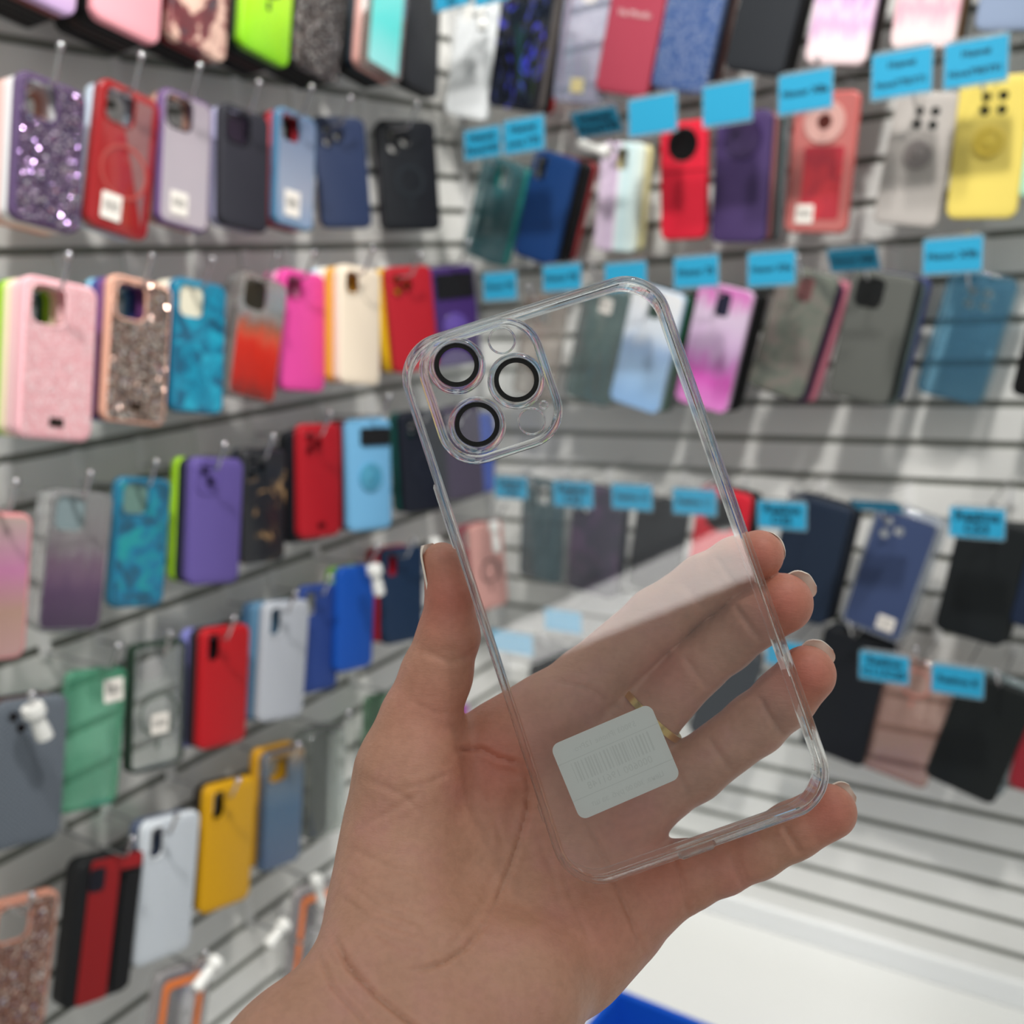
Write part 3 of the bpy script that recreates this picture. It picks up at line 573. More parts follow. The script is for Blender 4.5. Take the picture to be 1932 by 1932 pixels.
# ------------------------------------------------------------------ RIGHT WALL, second row
case('R2a', 'R', (950, 300), (905, 490), 'mid', clear((205, 222, 224), (94, 140, 150), .5), 'clear teal phone case under the leftmost blue price tags', .09, .50, short='clear teal case', behind=[('sea green phone case', plain((40, 132, 130), .2), (.004, -.002))])
case('R2b', 'R', (1050, 290), (1004, 492), 'tall', plain((34, 70, 122), .45), 'deep blue phone case in the second right row', .09, .48, short='deep blue case', behind=[('black thin phone case', dk, (.006, 0)), ('ink black phone case', plain((38, 36, 40)), (.009, 0)), ('dull red phone case', plain((150, 40, 46)), (.010, 0))])
case('R2c', 'R', (1176, 268), (1158, 474), 'mid', grad([(0, (226, 208, 228)), (.44, (218, 196, 224)), (.46, (236, 240, 240)), (.56, (204, 232, 236)), (.86, (214, 230, 226)), (1, (228, 226, 190))], .075, 0, .4, True, 'LINEAR'), 'pastel striped phone case in lilac, mint and yellow', .09, .47, short='pastel striped case', behind=[('soft yellow phone case', plain((222, 214, 160)), (.003, 0))])
case('R2d', 'R', (1288, 228), (1288, 452), 'bigcircle', plain((214, 36, 58), .4), 'bright red folding phone case with round black camera', .10, .44, short='bright red folding case', T=.012, extra=[ex_lens(BLACK_PL, 'camera_plate', 'bigcircle', -.002), lambda r, w, h: slab('hinge_seam', [rrect(w, .0016, .0006, 0, .08 * h, 2)], .0001, .0004, plain((120, 14, 28)), r)])
case('R2e', 'R', (1404, 208), (1390, 458), 'bigcircle', plain((84, 68, 112), .45), 'dull purple phone case with round camera frame', .10, .46, short='dull purple case', extra=[ex_lens(plain((66, 52, 88), .3), 'camera_plate', 'bigcircle', -.0015)], rim=plain((76, 60, 108), .35), behind=[('rosy brown phone case', plain((132, 84, 84)), (.004, 0)), ('pine green phone case', plain((34, 84, 84)), (.006, 0)), ('pale grey phone case', plain((150, 146, 150)), (.008, 0))])
def redclear(root, W_, H):
    slab('red_insert', [rrect(W_ * .62, H * .52, .004, .04 * W_, -.14 * H, 4)], .0004, .0012, marble([(0, (150, 40, 60)), (.45, (176, 50, 62)), (.6, (206, 58, 66)), (1, (200, 60, 80))], 30, .2, 1, 2), root)
    slab('camera_disc', [circ(.0245, 0, H / 2 - .034, 32), circ(.009, 0, H / 2 - .034, 32)], .0004, .0022, plain((206, 160, 152), .3), root)
    slab('camera_lens', [circ(.0088, 0, H / 2 - .034, 24)], .0002, .0012, plain((96, 52, 46), .2), root)
case('R2f', 'R', (1562, 172), (1536, 440), 'none', plain((190, 96, 92), .25), 'coral red translucent phone case with round camera disc', .10, .48, short='coral red case', panel=plain((186, 108, 104), .2), extra=[redclear, ex_sticker(-.18, -.36, .022, .022)])
case('R2g', 'R', (1756, 172), (1704, 426), 'four', plain((186, 180, 175), .55), 'light grey phone case with four round lens holes', .10, .50, short='light grey four hole case', extra=[ex_grip(plain((150, 142, 140), .3), .04, .016), ex_lens(plain((26, 36, 32), .4), 'lens_plate', 'four', -.004)])
case('R2h', 'R', (1880, 142), (1848, 413), 'four', plain((240, 218, 112), .5), 'lemon yellow phone case with four round lens holes', .105, .49, short='lemon yellow case', extra=[ex_grip(plain((226, 200, 84), .4), .04, .016), ex_lens(plain((36, 42, 30), .4), 'lens_plate', 'four', -.004)], behind=[('dark edged phone case', plain((40, 52, 44)), (-.003, 0))])
case('R2i', 'R', (1985, 190), (1962, 372), 'none', plain((186, 232, 212), .5), 'mint green phone case cut off at the right edge', .10, .5, short='mint green case')

# ------------------------------------------------------------------ RIGHT WALL, third row
case('R3a', 'R', (1030, 560), (1002, 752), 'mid', clear((232, 226, 220), (196, 180, 168), .4), 'beige clear phone case seen through the held case', .08, .48, short='beige clear case')
case('R3b', 'R', (1146, 545), (1104, 758), 'none', clear((186, 204, 202), (84, 116, 116), .7), 'grey teal translucent phone case with sticker', .085, .46, short='grey teal case', extra=[ex_sticker(.05, .36, .02, .02)], behind=[('sage clear phone case', clear((210, 220, 214), (140, 158, 148), .5), (.004, 0))])
case('R3c', 'R', (1245, 545), (1194, 768), 'mid', plain((178, 204, 232), .3), 'sky blue watercolour phone case in the third right row', .09, .47, panel=grad([(0, (140, 184, 230)), (.3, (164, 200, 236)), (.5, (150, 182, 222)), (.65, (214, 224, 236)), (1, (234, 236, 238))], .15, .4), short='sky blue watercolour case', inset=.001, behind=[('emerald phone case', plain((24, 84, 56)), (.006, 0)), ('dark framed slim phone case', dk, (.008, 0))])
case('R3d', 'R', (1372, 540), (1320, 768), 'mid', plain((214, 186, 214), .3), 'pink and lilac marbled phone case right of the held case', .09, .47, panel=grad([(0, (224, 130, 206)), (.22, (214, 90, 186)), (.36, (206, 130, 200)), (.5, (206, 172, 212)), (.8, (216, 196, 220)), (1, (214, 120, 190))], .15, .4), short='pink and lilac marbled case', inset=.001, extra=[ex_lens(plain((40, 44, 70), .2), 'camera_plate', 'mid', -.003)], behind=[('black sided phone case', dk, (.006, 0)), ('pitch black phone case', dk, (.009, 0))])
case('R3e', 'R', (1530, 510), (1458, 742), 'mid', marble([(0, (66, 70, 66)), (.4, (84, 88, 82)), (.5, (102, 108, 98)), (.6, (120, 112, 106)), (1, (96, 82, 84))], 26, .5, 1, 13), 'murky grey green patterned phone case', .10, .47, short='murky grey green case', extra=[ex_lens(plain((122, 84, 84), .3), 'camera_plate', 'mid', -.003)], behind=[('dark purple edged phone case', plain((64, 38, 76)), (.004, -.006)), ('dusty rose phone case', plain((176, 104, 120)), (.012, -.004))])
case('R3f', 'R', (1670, 514), (1614, 756), 'square', plain((104, 106, 102), .6), 'mid grey suede phone case with black camera frame', .105, .48, short='mid grey suede case', extra=[ex_lens(plain((24, 26, 28), .2), 'camera_plate', 'square', -.001)], behind=[('olive black phone case', plain((44, 48, 46)), (.005, 0)), ('mint clear phone case', clear((215, 230, 226), (160, 186, 180), .5), (.007, -.004)), ('indigo phone case', plain((62, 70, 112)), (.010, 0))])
case('R3g', 'R', (1858, 515), (1785, 752), 'four', clear((172, 220, 242), (84, 164, 206), .2), 'transparent sky blue phone case with open lens holes', .06, .50, short='transparent sky blue case', behind=[('transparent pale blue phone case', clear((215, 235, 243), (140, 190, 214), .12), (.004, -.004))])
case('R3h', 'R', (1990, 590), (1948, 752), 'none', dk, 'black phone case cut by the right edge, third row', .09, .5, short='black case at the right edge')

# ------------------------------------------------------------------ RIGHT WALL, fourth row
case('R4a', 'R', (1024, 905), (1016, 1095), 'mid', clear((170, 196, 200), (66, 96, 106), .75), 'murky teal phone case at the left of the fourth right row', .08, .46, short='murky teal case', behind=[('grey edged clear phone case', clear((215, 220, 222), (170, 176, 178), .4), (.004, -.003))])
case('R4b', 'R', (1128, 920), (1112, 1120), 'tall', blotch((48, 44, 64), (84, 60, 92), 26, (.48, .66), .4, 1, 17), 'blackish purple phone case seen through the held case', .085, .50, short='blackish purple case', behind=[('midnight phone case', plain((36, 40, 56)), (.004, 0))])
case('R4c', 'R', (1252, 940), (1226, 1120), 'none', plain((44, 46, 52), .5), 'dark grey phone case left of the red and black one', .08, .54, short='dark grey case left of the red one')
case('R4d', 'R', (1368, 925), (1338, 1130), 'bigcircle', plain((206, 38, 54), .42), 'vivid red phone case with round black camera, by the index finger', .085, .48, short='vivid red round camera case', extra=[ex_lens(plain((24, 26, 34), .3), 'camera_plate', 'bigcircle', -.001)], behind=[('dark backed phone case', dk, (.004, 0)), ('grey black phone case', plain((40, 42, 46)), (.006, 0))])
case('R4e', 'R', (1546, 945), (1496, 1165), 'tall', plain((42, 54, 72), .5), 'dark navy phone case just right of the index finger', .095, .50, short='dark navy case by the finger', behind=[('blue black thin phone case', plain((34, 42, 56)), (.005, 0)), ('carbon phone case', plain((28, 33, 40)), (.008, 0))])
case('R4f', 'R', (1716, 970), (1640, 1192), 'three', plain((72, 86, 122), .5), 'slate blue phone case with white sticker, leaning', .10, .47, short='slate blue case', T=.012, extra=[ex_frame(clear((235, 240, 246), (222, 230, 240), .5, .05), .004), ex_sticker(.2, -.38, .022, .019, 0)], behind=[('shiny clear phone case', clear((225, 230, 236), (190, 200, 214), .4), (.006, .004))])  # whitish bumper frame added: its pale colour paints in highlights along the edges
case('R4g', 'R', (1880, 985), (1824, 1205), 'none', plain((36, 40, 42), .55), 'big black phone case under the rightmost fourth row tag', .105, .52, short='big black case under the right tag', behind=[('graphite phone case', plain((44, 48, 50)), (.006, 0))])
case('R4h', 'R', (1985, 1030), (1946, 1188), 'none', plain((44, 56, 80), .5), 'steel navy phone case cut by the right edge, fourth row', .10, .5, short='steel navy case at the right edge')

# ------------------------------------------------------------------ RIGHT WALL, lowest row
case('R5z', 'R', (1048, 1215), (1030, 1400), 'none', plain((58, 60, 62), .5), 'dark phone case behind the index finger base', .08, .5, short='dark case behind the index finger')
case('R5a', 'R', (1390, 1225), (1342, 1402), 'none', plain((52, 58, 66), .5), 'dim charcoal phone case seen between the fingers', .085, .5, short='dim charcoal case between the fingers', behind=[('wine black phone case', plain((62, 40, 46)), (-.004, .004))])
case('R5b', 'R', (1618, 1200), (1566, 1428), 'none', plain((34, 37, 42), .55), 'black phone case right of the ring finger tip', .09, .48, short='black case by the ring finger', behind=[('navy tinted phone case', plain((36, 42, 54)), (.003, .004))])
case('R5c', 'R', (1740, 1248), (1682, 1468), 'none', clear((238, 214, 206), (214, 160, 144), .4), 'clear pink phone case with ring in the lowest right row', .085, .5, short='clear pink case', extra=[ex_magring(plain((190, 130, 118), .4), .32, .020, .004)])
case('R5d', 'R', (1888, 1290), (1806, 1492), 'none', plain((32, 36, 36), .55), 'black phone case at the lower right of the slatted wall', .105, .54, short='black case at the lower right', behind=[('clear topped phone case', clear((215, 225, 228), (150, 170, 176), .5), (.006, .006))])
case('R5e', 'R', (1990, 1340), (1948, 1500), 'none', plain((150, 40, 50), .5), 'dark red phone case cut by the right edge, lowest row', .10, .5, short='dark red case at the right edge')

# ------------------------------------------------------------------ blue price tags on the right wall
TAGBLUE = plain((42, 152, 192), .5); HOLDER = clear((225, 238, 244), (170, 205, 222), .6, .1); INK = plain((16, 34, 52), .6)
def price_tag(px, py, wpx, hpx, lines, label, o=.175, pitch=4, roll=0.0):
    c = on_right(px, py, o)
    d = (c - CAM).dot(R @ Vector((0, 1, 0)))
    w = (on_right(px + wpx / 2, py, o) - on_right(px - wpx / 2, py, o)).length
    h = hpx * d / F / max(.35, math.cos(math.radians(pitch))) * .97
    M = Matrix.Translation(c) @ Matrix.Rotation(math.radians(roll), 4, 'Y') @ Matrix.Rotation(math.radians(90 - pitch), 4, 'X')
    root = empty('price_tag', M, label, 'price tag', 'blue price tags on the right wall')
    slab('tag_holder', [rrect(w, h, .002, n=3)], -.0012, -.0002, HOLDER, root)
    slab('card', [rrect(w * .95, h * .86, .0008, n=2)], 0, .0005, TAGBLUE, root)
    n = len(lines); sz = min(h * (.42 if n > 1 else .46), w * 1.6 / max([len(t) for t in lines] + [5]))
    for i, t in enumerate(lines): lettering(t, sz, INK, root, (0, (n - 1) * h * .19 - i * h * .38, .0006), bold=.028)
    mb = MB(); mb.tube([(-w * .42, h / 2 + .001, -.003), (w * .42, h / 2 + .001, -.003)], .0011, 8)
    mb.tube([(.012, h / 2 + .001, -.003), (.012, h / 2 + .004, -.012), (.012, h / 2 + .002 + o * math.sin(math.radians(pitch)), -o * math.cos(math.radians(pitch)) + .010)], .0011, 8)
    mb.build('tag_arm', CHROME, root)
for a in (
    (852, -6, 68, 44, ['Honor', 'X6'], 'first blue price tag from the corner in the top row'),
    (928, -14, 66, 40, ['Honor', 'X7'], 'second blue price tag from the corner in the top row'),
    (910, 270, 70, 60, ['Huawei', 'NovaY60'], 'two line blue price tag above the clear teal case'),
    (988, 255, 78, 68, ['Huawei', 'nova Y70'], 'two line blue price tag above the deep blue case'),
    (1126, 231, 86, 46, ['Huawei', 'NovaY90'], 'blue price tag tipped downwards above the pastel striped case', .175, -38),
    (1231, 217, 93, 76, [], 'blank blue price tag left of the bright red folding case'),
    (1372, 195, 95, 82, [], 'blank blue price tag above the dull purple case'),
    (1519, 173, 104, 80, ['Honor X8a'], 'blue price tag above the coral red case'),
    (1701, 138, 116, 92, ['Huawei', 'NovaY70/Y71'], 'two line blue price tag above the light grey four hole case'),
    (1841, 117, 122, 92, ['Huawei', 'NovaY90/Y91'], 'two line blue price tag above the lemon yellow case'),
    (943, 540, 64, 58, ['Honor 90'], 'leftmost blue price tag of the third row'),
    (1060, 524, 74, 54, ['Honor 9X'], 'blue price tag left of the held case top edge'),
    (1180, 522, 80, 58, [], 'blue price tag half behind the top edge of the held case'),
    (1313, 513, 86, 64, ['Honor 70'], 'blue price tag above the pink and lilac marbled case'),
    (1455, 507, 92, 70, ['Honor X9a'], 'blue price tag above the murky grey green case'),
    (1610, 490, 96, 46, ['Honor X8b'], 'blue price tag tipped downwards above the mid grey suede case', .175, -38),
    (1797, 482, 115, 72, ['Honor X9b'], 'blue price tag above the transparent sky blue case'),
    (964, 920, 62, 46, ['Realme', 'C30'], 'leftmost blue price tag of the fourth row'),
    (1081, 933, 76, 54, ['Realme', 'C33'], 'blue price tag above the blackish purple case'),
    (1192, 938, 78, 54, ['Realme 10'], 'blue price tag between the blackish purple and dark grey cases'),
    (1310, 947, 84, 55, ['Realme 11'], 'blue price tag above the vivid red round camera case'),
    (1475, 972, 94, 58, ['Realme', 'C35'], 'blue price tag right of the held case above the dark navy case'),
    (1655, 956, 92, 34, [], 'blue price tag tipped far over on the slate blue case', .165, -62),
    (1843, 987, 108, 64, ['Realme', 'C53'], 'blue price tag above the big black case'),
    (965, 1212, 80, 46, [], 'pale blue price tag low down beside the thumb'),
    (1062, 1172, 70, 46, [], 'pale blue price tag above the index finger'),
    (1482, 1234, 74, 52, [], 'blue price tag between the middle and ring fingertips'),
    (1668, 1260, 95, 60, ['Realme', 'C11/C20'], 'two line blue price tag above the clear pink case'),
    (1806, 1285, 100, 62, ['Realme 8'], 'blue price tag above the black case at the lower right'),
): price_tag(*a)

# ------------------------------------------------------------------ white security tags clipped on hooks
def security_tag(wall, p0, p1, o, label, s=1.0):
    at = on_left if wall == 'L' else on_right
    A, B = at(*p0, o), at(*p1, o); ax = (B - A); L = ax.length; ax.normalize()
    root = empty('security_tag', Matrix.Translation(A), label, 'security tag', 'white security tags on hooks')
    mb = MB(); mb.lathe([(-.0005, .004 * s), (0, .0095 * s), (L * .18, .0105 * s), (L * .26, .0100 * s), (L * .30, .006 * s)], (0, 0, 0), ax, 20); mb.build('tag_cap', WHITE_PL, root)
    mb = MB(); mb.lathe([(L * .29, .0062 * s), (L * .45, .0066 * s), (L * .8, .0078 * s), (L * .96, .0076 * s), (L, .005 * s)], (0, 0, 0), ax, 20); mb.build('tag_body', WHITE_PL, root)
security_tag('L', (705, 1068), (716, 1122), .125, 'white security tag on the vivid blue case')
security_tag('L', (60, 1332), (86, 1394), .150, 'white security tag on the grey woven case')
security_tag('L', (931, 985), (938, 1042), .12, 'white security tag on the rose pink case near the corner', .8)
security_tag('L', (820, 1018), (828, 1062), .12, 'white security tag just behind the thumb tip', .9)
security_tag('L', (412, 1808), (368, 1868), .13, 'white security tag on the orange framed case at the bottom', .9)
security_tag('L', (596, 1655), (610, 1712), .11, 'upright white security tag on the case beside the wrist', .8)
security_tag('L', (540, 1740), (504, 1786), .12, 'slanted white security tag left of the case beside the wrist', .9)
security_tag('R', (904, 18), (912, 58), .125, 'white security tag on the white case next to the corner', 1.0)
security_tag('R', (1150, 288), (1092, 272), .15, 'cream white security tag lying above the pastel striped case', .9)

# ------------------------------------------------------------------ blue bin on the counter
def bin_():
    P = CAM + ray(1166, 1872) * ((.585 - CAM.z) / ray(1166, 1872).z)
    top = .585; a = -1
    M = Matrix.Translation((P.x, P.y, cz)) @ Matrix.Rotation(math.radians(a), 4, 'Z')
    root = empty('storage_bin', M, 'bright blue plastic bin standing on the white counter', 'bin')
    m = plain((20, 84, 190), .3); h = top - cz; Lx, Ly, t = .34, .22, .003
    mb = MB(); mb.box((0, -Ly, .0005), (Lx, 0, .004))
    mb.box((0, -t, .004), (Lx, 0, h)); mb.box((0, -Ly, .004), (Lx, -Ly + t, h)); mb.box((0, -Ly + t, .004), (t, -t, h)); mb.box((Lx - t, -Ly + t, .004), (Lx, -t, h))
    mb.build('bin_body', m, root, False)
    v = ring_sweep('bin_rim', lambda d: rrect(Lx + .012, Ly + .012, .008, Lx / 2, -Ly / 2, 4, d), [(0, h - .010), (0, h), (.001, h + .0015), (.007, h + .0015), (.0075, h - .0005), (.0055, h - .010)], m, root)
bin_()

# ------------------------------------------------------------------ HAND (camera aligned local frame: right, up, depth)
HM = Matrix(((R[0][0], R[0][2], R[0][1], CAM.x), (R[1][0], R[1][2], R[1][1], CAM.y), (R[2][0], R[2][2], R[2][1], CAM.z), (0, 0, 0, 1)))
def hp(px, py, d, r): return (np.array([(px - CX) / F * d, -(py - CX) / F * d, d]), r * d / F)
CH = dict(
    index=[(1040, 1352, .290, 80), (1105, 1290, .2915, 66), (1240, 1167, .290, 58), (1328, 1101, .2865, 53), (1390, 1064, .283, 50), (1431, 1047, .2795, 47)],
    middle=[(1130, 1430, .291, 80), (1212, 1362, .291, 63), (1312, 1256, .2895, 56), (1368, 1212, .287, 55), (1425, 1165, .2825, 56), (1476, 1138, .279, 57)],
    ring=[(1175, 1540, .289, 80), (1242, 1486, .290, 66), (1308, 1454, .289, 57), (1425, 1366, .2855, 56), (1480, 1318, .282, 55), (1522, 1272, .279, 54)],
    little=[(1200, 1690, .284, 84), (1292, 1652, .285, 64), (1362, 1632, .283, 53), (1428, 1604, .2815, 51), (1494, 1568, .2805, 51), (1564, 1531, .279, 51)],
    thumb=[(834, 1061, .277, 38), (848, 1122, .277, 43), (846, 1200, .278, 58), (824, 1272, .279, 66), (792, 1360, .279, 75), (772, 1455, .277, 94)],
)
PALM = [
    [(772, 1455, .277, 94), (762, 1560, .276, 103), (748, 1660, .270, 106), (742, 1735, .263, 108), (790, 1810, .254, 112)],
    [(1040, 1352, .290, 80), (960, 1450, .291, 86), (870, 1600, .284, 95), (830, 1740, .270, 100)],
    [(1130, 1430, .291, 80), (1070, 1510, .2915, 86), (930, 1680, .283, 96), (860, 1800, .266, 98)],
    [(1175, 1540, .289, 80), (1120, 1610, .2895, 86), (1010, 1740, .279, 96), (900, 1850, .262, 96)],
    [(1200, 1690, .284, 84), (1150, 1730, .284, 92), (1075, 1790, .276, 106), (985, 1868, .260, 108)],
    [(880, 1420, .287, 62), (960, 1400, .290, 70), (1010, 1370, .291, 70)],
    [(742, 1735, .263, 100), (702, 1868, .248, 120), (560, 2002, .232, 124), (300, 2240, .205, 130)],
    [(860, 1800, .262, 105), (820, 1860, .253, 118), (690, 2000, .235, 122), (430, 2240, .208, 130)],
    [(985, 1868, .258, 108), (970, 1876, .254, 116), (836, 2002, .237, 124), (570, 2240, .211, 130)],
]
CREASES = [  # (points in the view, depth in mm, width in px)
    ([(975, 1440), (993, 1462), (999, 1490), (995, 1530), (982, 1580), (962, 1640), (938, 1700), (912, 1748), (880, 1788), (840, 1815), (800, 1828), (760, 1834)], .75, 7),
    ([(628, 1765), (660, 1825), (715, 1880), (780, 1932), (820, 1960)], 1.0, 8), ([(600, 1800), (630, 1865), (690, 1932), (720, 1960)], .7, 7),
    ([(862, 1416), (905, 1412), (940, 1430), (985, 1440)], .9, 7), ([(760, 1490), (800, 1478), (850, 1460)], .3, 7),
    ([(1108, 1545), (1140, 1620), (1180, 1710), (1214, 1794)], .7, 7), ([(1060, 1640), (1090, 1720), (1120, 1790)], .25, 8),
    ([(1262, 1592), (1285, 1660), (1298, 1723)], .6, 7), ([(1290, 1655), (1305, 1700)], .3, 7),
    ([(1150, 1328), (1110, 1300), (1050, 1285)], .5, 8), ([(1165, 1330), (1235, 1380), (1265, 1396)], .5, 7), ([(1260, 1420), (1300, 1500)], .4, 7),
    ([(1288, 1100), (1330, 1152)], .35, 7), ([(1350, 1050), (1386, 1105)], .4, 6), ([(1290, 1240), (1335, 1300)], .5, 7), ([(1385, 1140), (1430, 1205)], .45, 6),
    ([(1435, 1320), (1452, 1352), (1478, 1385)], .5, 6), ([(1338, 1395), (1378, 1455)], .5, 7), ([(1478, 1560), (1512, 1612)], .55, 6), ([(1378, 1615), (1402, 1672)], .4, 6), ([(1388, 1612), (1412, 1666)], .3, 6),
    ([(800, 1228), (850, 1250), (900, 1232)], .35, 8), ([(770, 1320), (820, 1345), (870, 1345)], .25, 9),
    ([(640, 1640), (720, 1690), (790, 1720)], .25, 9), ([(640, 1690), (700, 1735), (780, 1760)], .3, 8), ([(680, 1560), (740, 1530), (830, 1470)], .25, 9),
]
CREASES += [  # broad hollows
    ([(870, 1410), (905, 1470), (905, 1560), (880, 1660)], .9, 50), ([(990, 1470), (975, 1580), (930, 1690)], .7, 46), ([(640, 1800), (760, 1900), (860, 1990)], .8, 34),
    ([(880, 1400), (930, 1440), (985, 1470)], .8, 26), ([(1090, 1420), (1150, 1560), (1230, 1700)], .55, 30),
    ([(1290, 1090), (1340, 1150)], .45, 18), ([(1352, 1050), (1392, 1110)], .4, 16), ([(1290, 1230), (1345, 1300)], .5, 18), ([(1380, 1140), (1440, 1210)], .45, 16), ([(1430, 1315), (1480, 1390)], .5, 16), ([(1330, 1390), (1385, 1460)], .5, 18), ([(1480, 1555), (1515, 1615)], .5, 15), ([(1375, 1610), (1405, 1675)], .45, 16),
    ([(770, 1340), (870, 1380)], .5, 26), ([(800, 1225), (900, 1235)], .4, 18),
    ([(690, 1470), (760, 1500), (800, 1540)], .25, 9), ([(660, 1600), (740, 1640), (800, 1650)], .25, 10), ([(650, 1660), (720, 1715), (800, 1745)], .3, 9), ([(660, 1720), (740, 1780), (830, 1790)], .3, 9), ([(1010, 1560), (1040, 1640), (1060, 1720)], .3, 9), ([(930, 1450), (985, 1500), (1000, 1530)], .3, 8), ([(900, 1480), (940, 1560), (950, 1600)], .25, 8), ([(840, 1800), (900, 1720), (930, 1680)], .3, 8),
]
def make_hand():
    h = .00075
    lo = np.array([-.152, -.205, .180]); hi = np.array([.105, .002, .318])
    nx, ny, nz = [int(x) for x in np.ceil((hi - lo) / h)]
    X = (lo[0] + h * np.arange(nx)).astype(np.float32)[:, None, None]; Y = (lo[1] + h * np.arange(ny)).astype(np.float32)[None, :, None]; Z = (lo[2] + h * np.arange(nz)).astype(np.float32)[None, None, :]
    def cone(D, a, b):
        """round cone from a to b, only worked out near itself; the rest keeps a large value"""
        (pa, ra), (pb, rb) = a, b; m = max(ra, rb) + .016
        i0 = np.maximum(0, ((np.minimum(pa, pb) - m - lo) / h).astype(int)); i1 = np.minimum([nx, ny, nz], ((np.maximum(pa, pb) + m - lo) / h).astype(int) + 1)
        if np.any(i1 <= i0): return None
        s = tuple(slice(p, q) for p, q in zip(i0, i1))
        x, y, z = X[s[0]], Y[:, s[1]], Z[:, :, s[2]]
        ab = pb - pa; L2 = float(ab @ ab)
        t = np.clip(((x - pa[0]) * ab[0] + (y - pa[1]) * ab[1] + (z - pa[2]) * ab[2]) / L2, 0, 1)
        d = np.sqrt((x - pa[0] - t * ab[0]) ** 2 + (y - pa[1] - t * ab[1]) ** 2 + (z - pa[2] - t * ab[2]) ** 2) - (ra + (rb - ra) * t)
        return s, d.astype(np.float32)
    def smin(a, b, k):
        hh = np.clip(.5 + .5 * (b - a) / k, 0, 1); return b + (a - b) * hh - k * hh * (1 - hh)
    BIG = .03
    P = np.full((nx, ny, nz), BIG, np.float32)
    for ch in PALM:
        q = [hp(*c) for c in ch]
        for a, b in zip(q, q[1:]):
            s, d = cone(P, a, b); P[s] = smin(P[s], d, .0075)
    for nm, ch in CH.items():
        q = [hp(*c) for c in ch]
        pts = np.array([c[0] for c in q]); m = .03
        i0 = np.maximum(0, ((pts.min(0) - m - lo) / h).astype(int)); i1 = np.minimum([nx, ny, nz], ((pts.max(0) + m - lo) / h).astype(int) + 1)
        B = tuple(slice(p, r_) for p, r_ in zip(i0, i1)); Fg = np.full(tuple(i1 - i0), BIG, np.float32)
        for a, b in zip(q, q[1:]):
            s, d = cone(Fg, a, b); t = tuple(slice(k.start - o_, k.stop - o_) for k, o_ in zip(s, i0)); Fg[t] = smin(Fg[t], d, .0022)
        # smooth into the palm near the root only; elsewhere a plain union keeps fingers apart
        if nm == 'thumb': P[B] = smin(P[B], Fg, .006)
        else:
            root = q[1][0]; w = np.sqrt((X[B[0]] - root[0]) ** 2 + (Y[:, B[1]] - root[1]) ** 2 + (Z[:, :, B[2]] - root[2]) ** 2)
            k = np.clip(.0055 * (1 - (w - .004) / .022), .0006, .0055); P[B] = smin(P[B], Fg, k)
    # surface nets
    S = P < 0
    c0 = S[:-1, :-1, :-1]; anyv = np.zeros_like(c0); allv = np.ones_like(c0)
    for i in (0, 1):
        for j in (0, 1):
            for k in (0, 1):
                b = S[i:nx - 1 + i, j:ny - 1 + j, k:nz - 1 + k]; anyv = anyv | b; allv = allv & b
    act = anyv & ~allv; idx = np.argwhere(act); vid = np.full(act.shape, -1, np.int64); vid[act] = np.arange(len(idx))
    acc = np.zeros((len(idx), 3)); cnt = np.zeros(len(idx))
    cor = [(i, j, k) for i in (0, 1) for j in (0, 1) for k in (0, 1)]
    val = {c: P[idx[:, 0] + c[0], idx[:, 1] + c[1], idx[:, 2] + c[2]] for c in cor}
    for a in cor:
        for ax in range(3):
            if a[ax] == 0:
                b = tuple(a[m] + (m == ax) for m in range(3)); va, vb = val[a], val[b]; m = (va < 0) != (vb < 0)
                t = np.where(m, va / np.where(m, va - vb, 1), 0)
                p = np.array(a, float)[None, :] + t[:, None] * (np.array(b, float) - np.array(a, float))[None, :]
                acc[m] += p[m]; cnt[m] += 1
    V = lo + h * (idx + acc / cnt[:, None])
    faces = []
    for ax in range(3):
        o1, o2 = [m for m in range(3) if m != ax]
        sl0 = [slice(None)] * 3; sl1 = [slice(None)] * 3; sl0[ax] = slice(0, -1); sl1[ax] = slice(1, None)
        A, B = S[tuple(sl0)], S[tuple(sl1)]; e = np.argwhere(A != B)
        ok = (e[:, o1] > 0) & (e[:, o2] > 0) & (e[:, o1] < act.shape[o1]) & (e[:, o2] < act.shape[o2]) & (e[:, ax] < act.shape[ax]); e = e[ok]
        q = []
        for d1, d2 in ((-1, -1), (0, -1), (0, 0), (-1, 0)):
            g = e.copy(); g[:, o1] += d1; g[:, o2] += d2; q.append(vid[g[:, 0], g[:, 1], g[:, 2]])
        q = np.stack(q, 1); flip = A[e[:, 0], e[:, 1], e[:, 2]]
        if ax == 1: flip = ~flip
        q[~flip] = q[~flip][:, ::-1]; faces.append(q[(q >= 0).all(1)])
    FA = np.concatenate(faces)
    # relax, then normals
    E = np.concatenate([FA[:, [0, 1]], FA[:, [1, 2]], FA[:, [2, 3]], FA[:, [3, 0]]])
    for it in range(6):
        sm = np.zeros_like(V); ct = np.zeros(len(V)); np.add.at(sm, E[:, 0], V[E[:, 1]]); np.add.at(ct, E[:, 0], 1)
        V = V + (.5 if it % 2 == 0 else -.52) * (sm / np.maximum(ct, 1)[:, None] - V)
    n = np.cross(V[FA[:, 2]] - V[FA[:, 0]], V[FA[:, 3]] - V[FA[:, 1]]); N = np.zeros_like(V)
    for k in range(4): np.add.at(N, FA[:, k], n)
    N /= np.linalg.norm(N, axis=1)[:, None] + 1e-12
    # skin folds
    px = CX + F * V[:, 0] / V[:, 2]; py = CX - F * V[:, 1] / V[:, 2]; front = np.clip(-N[:, 2] * 2.2, 0, 1)
    disp = np.zeros(len(V))
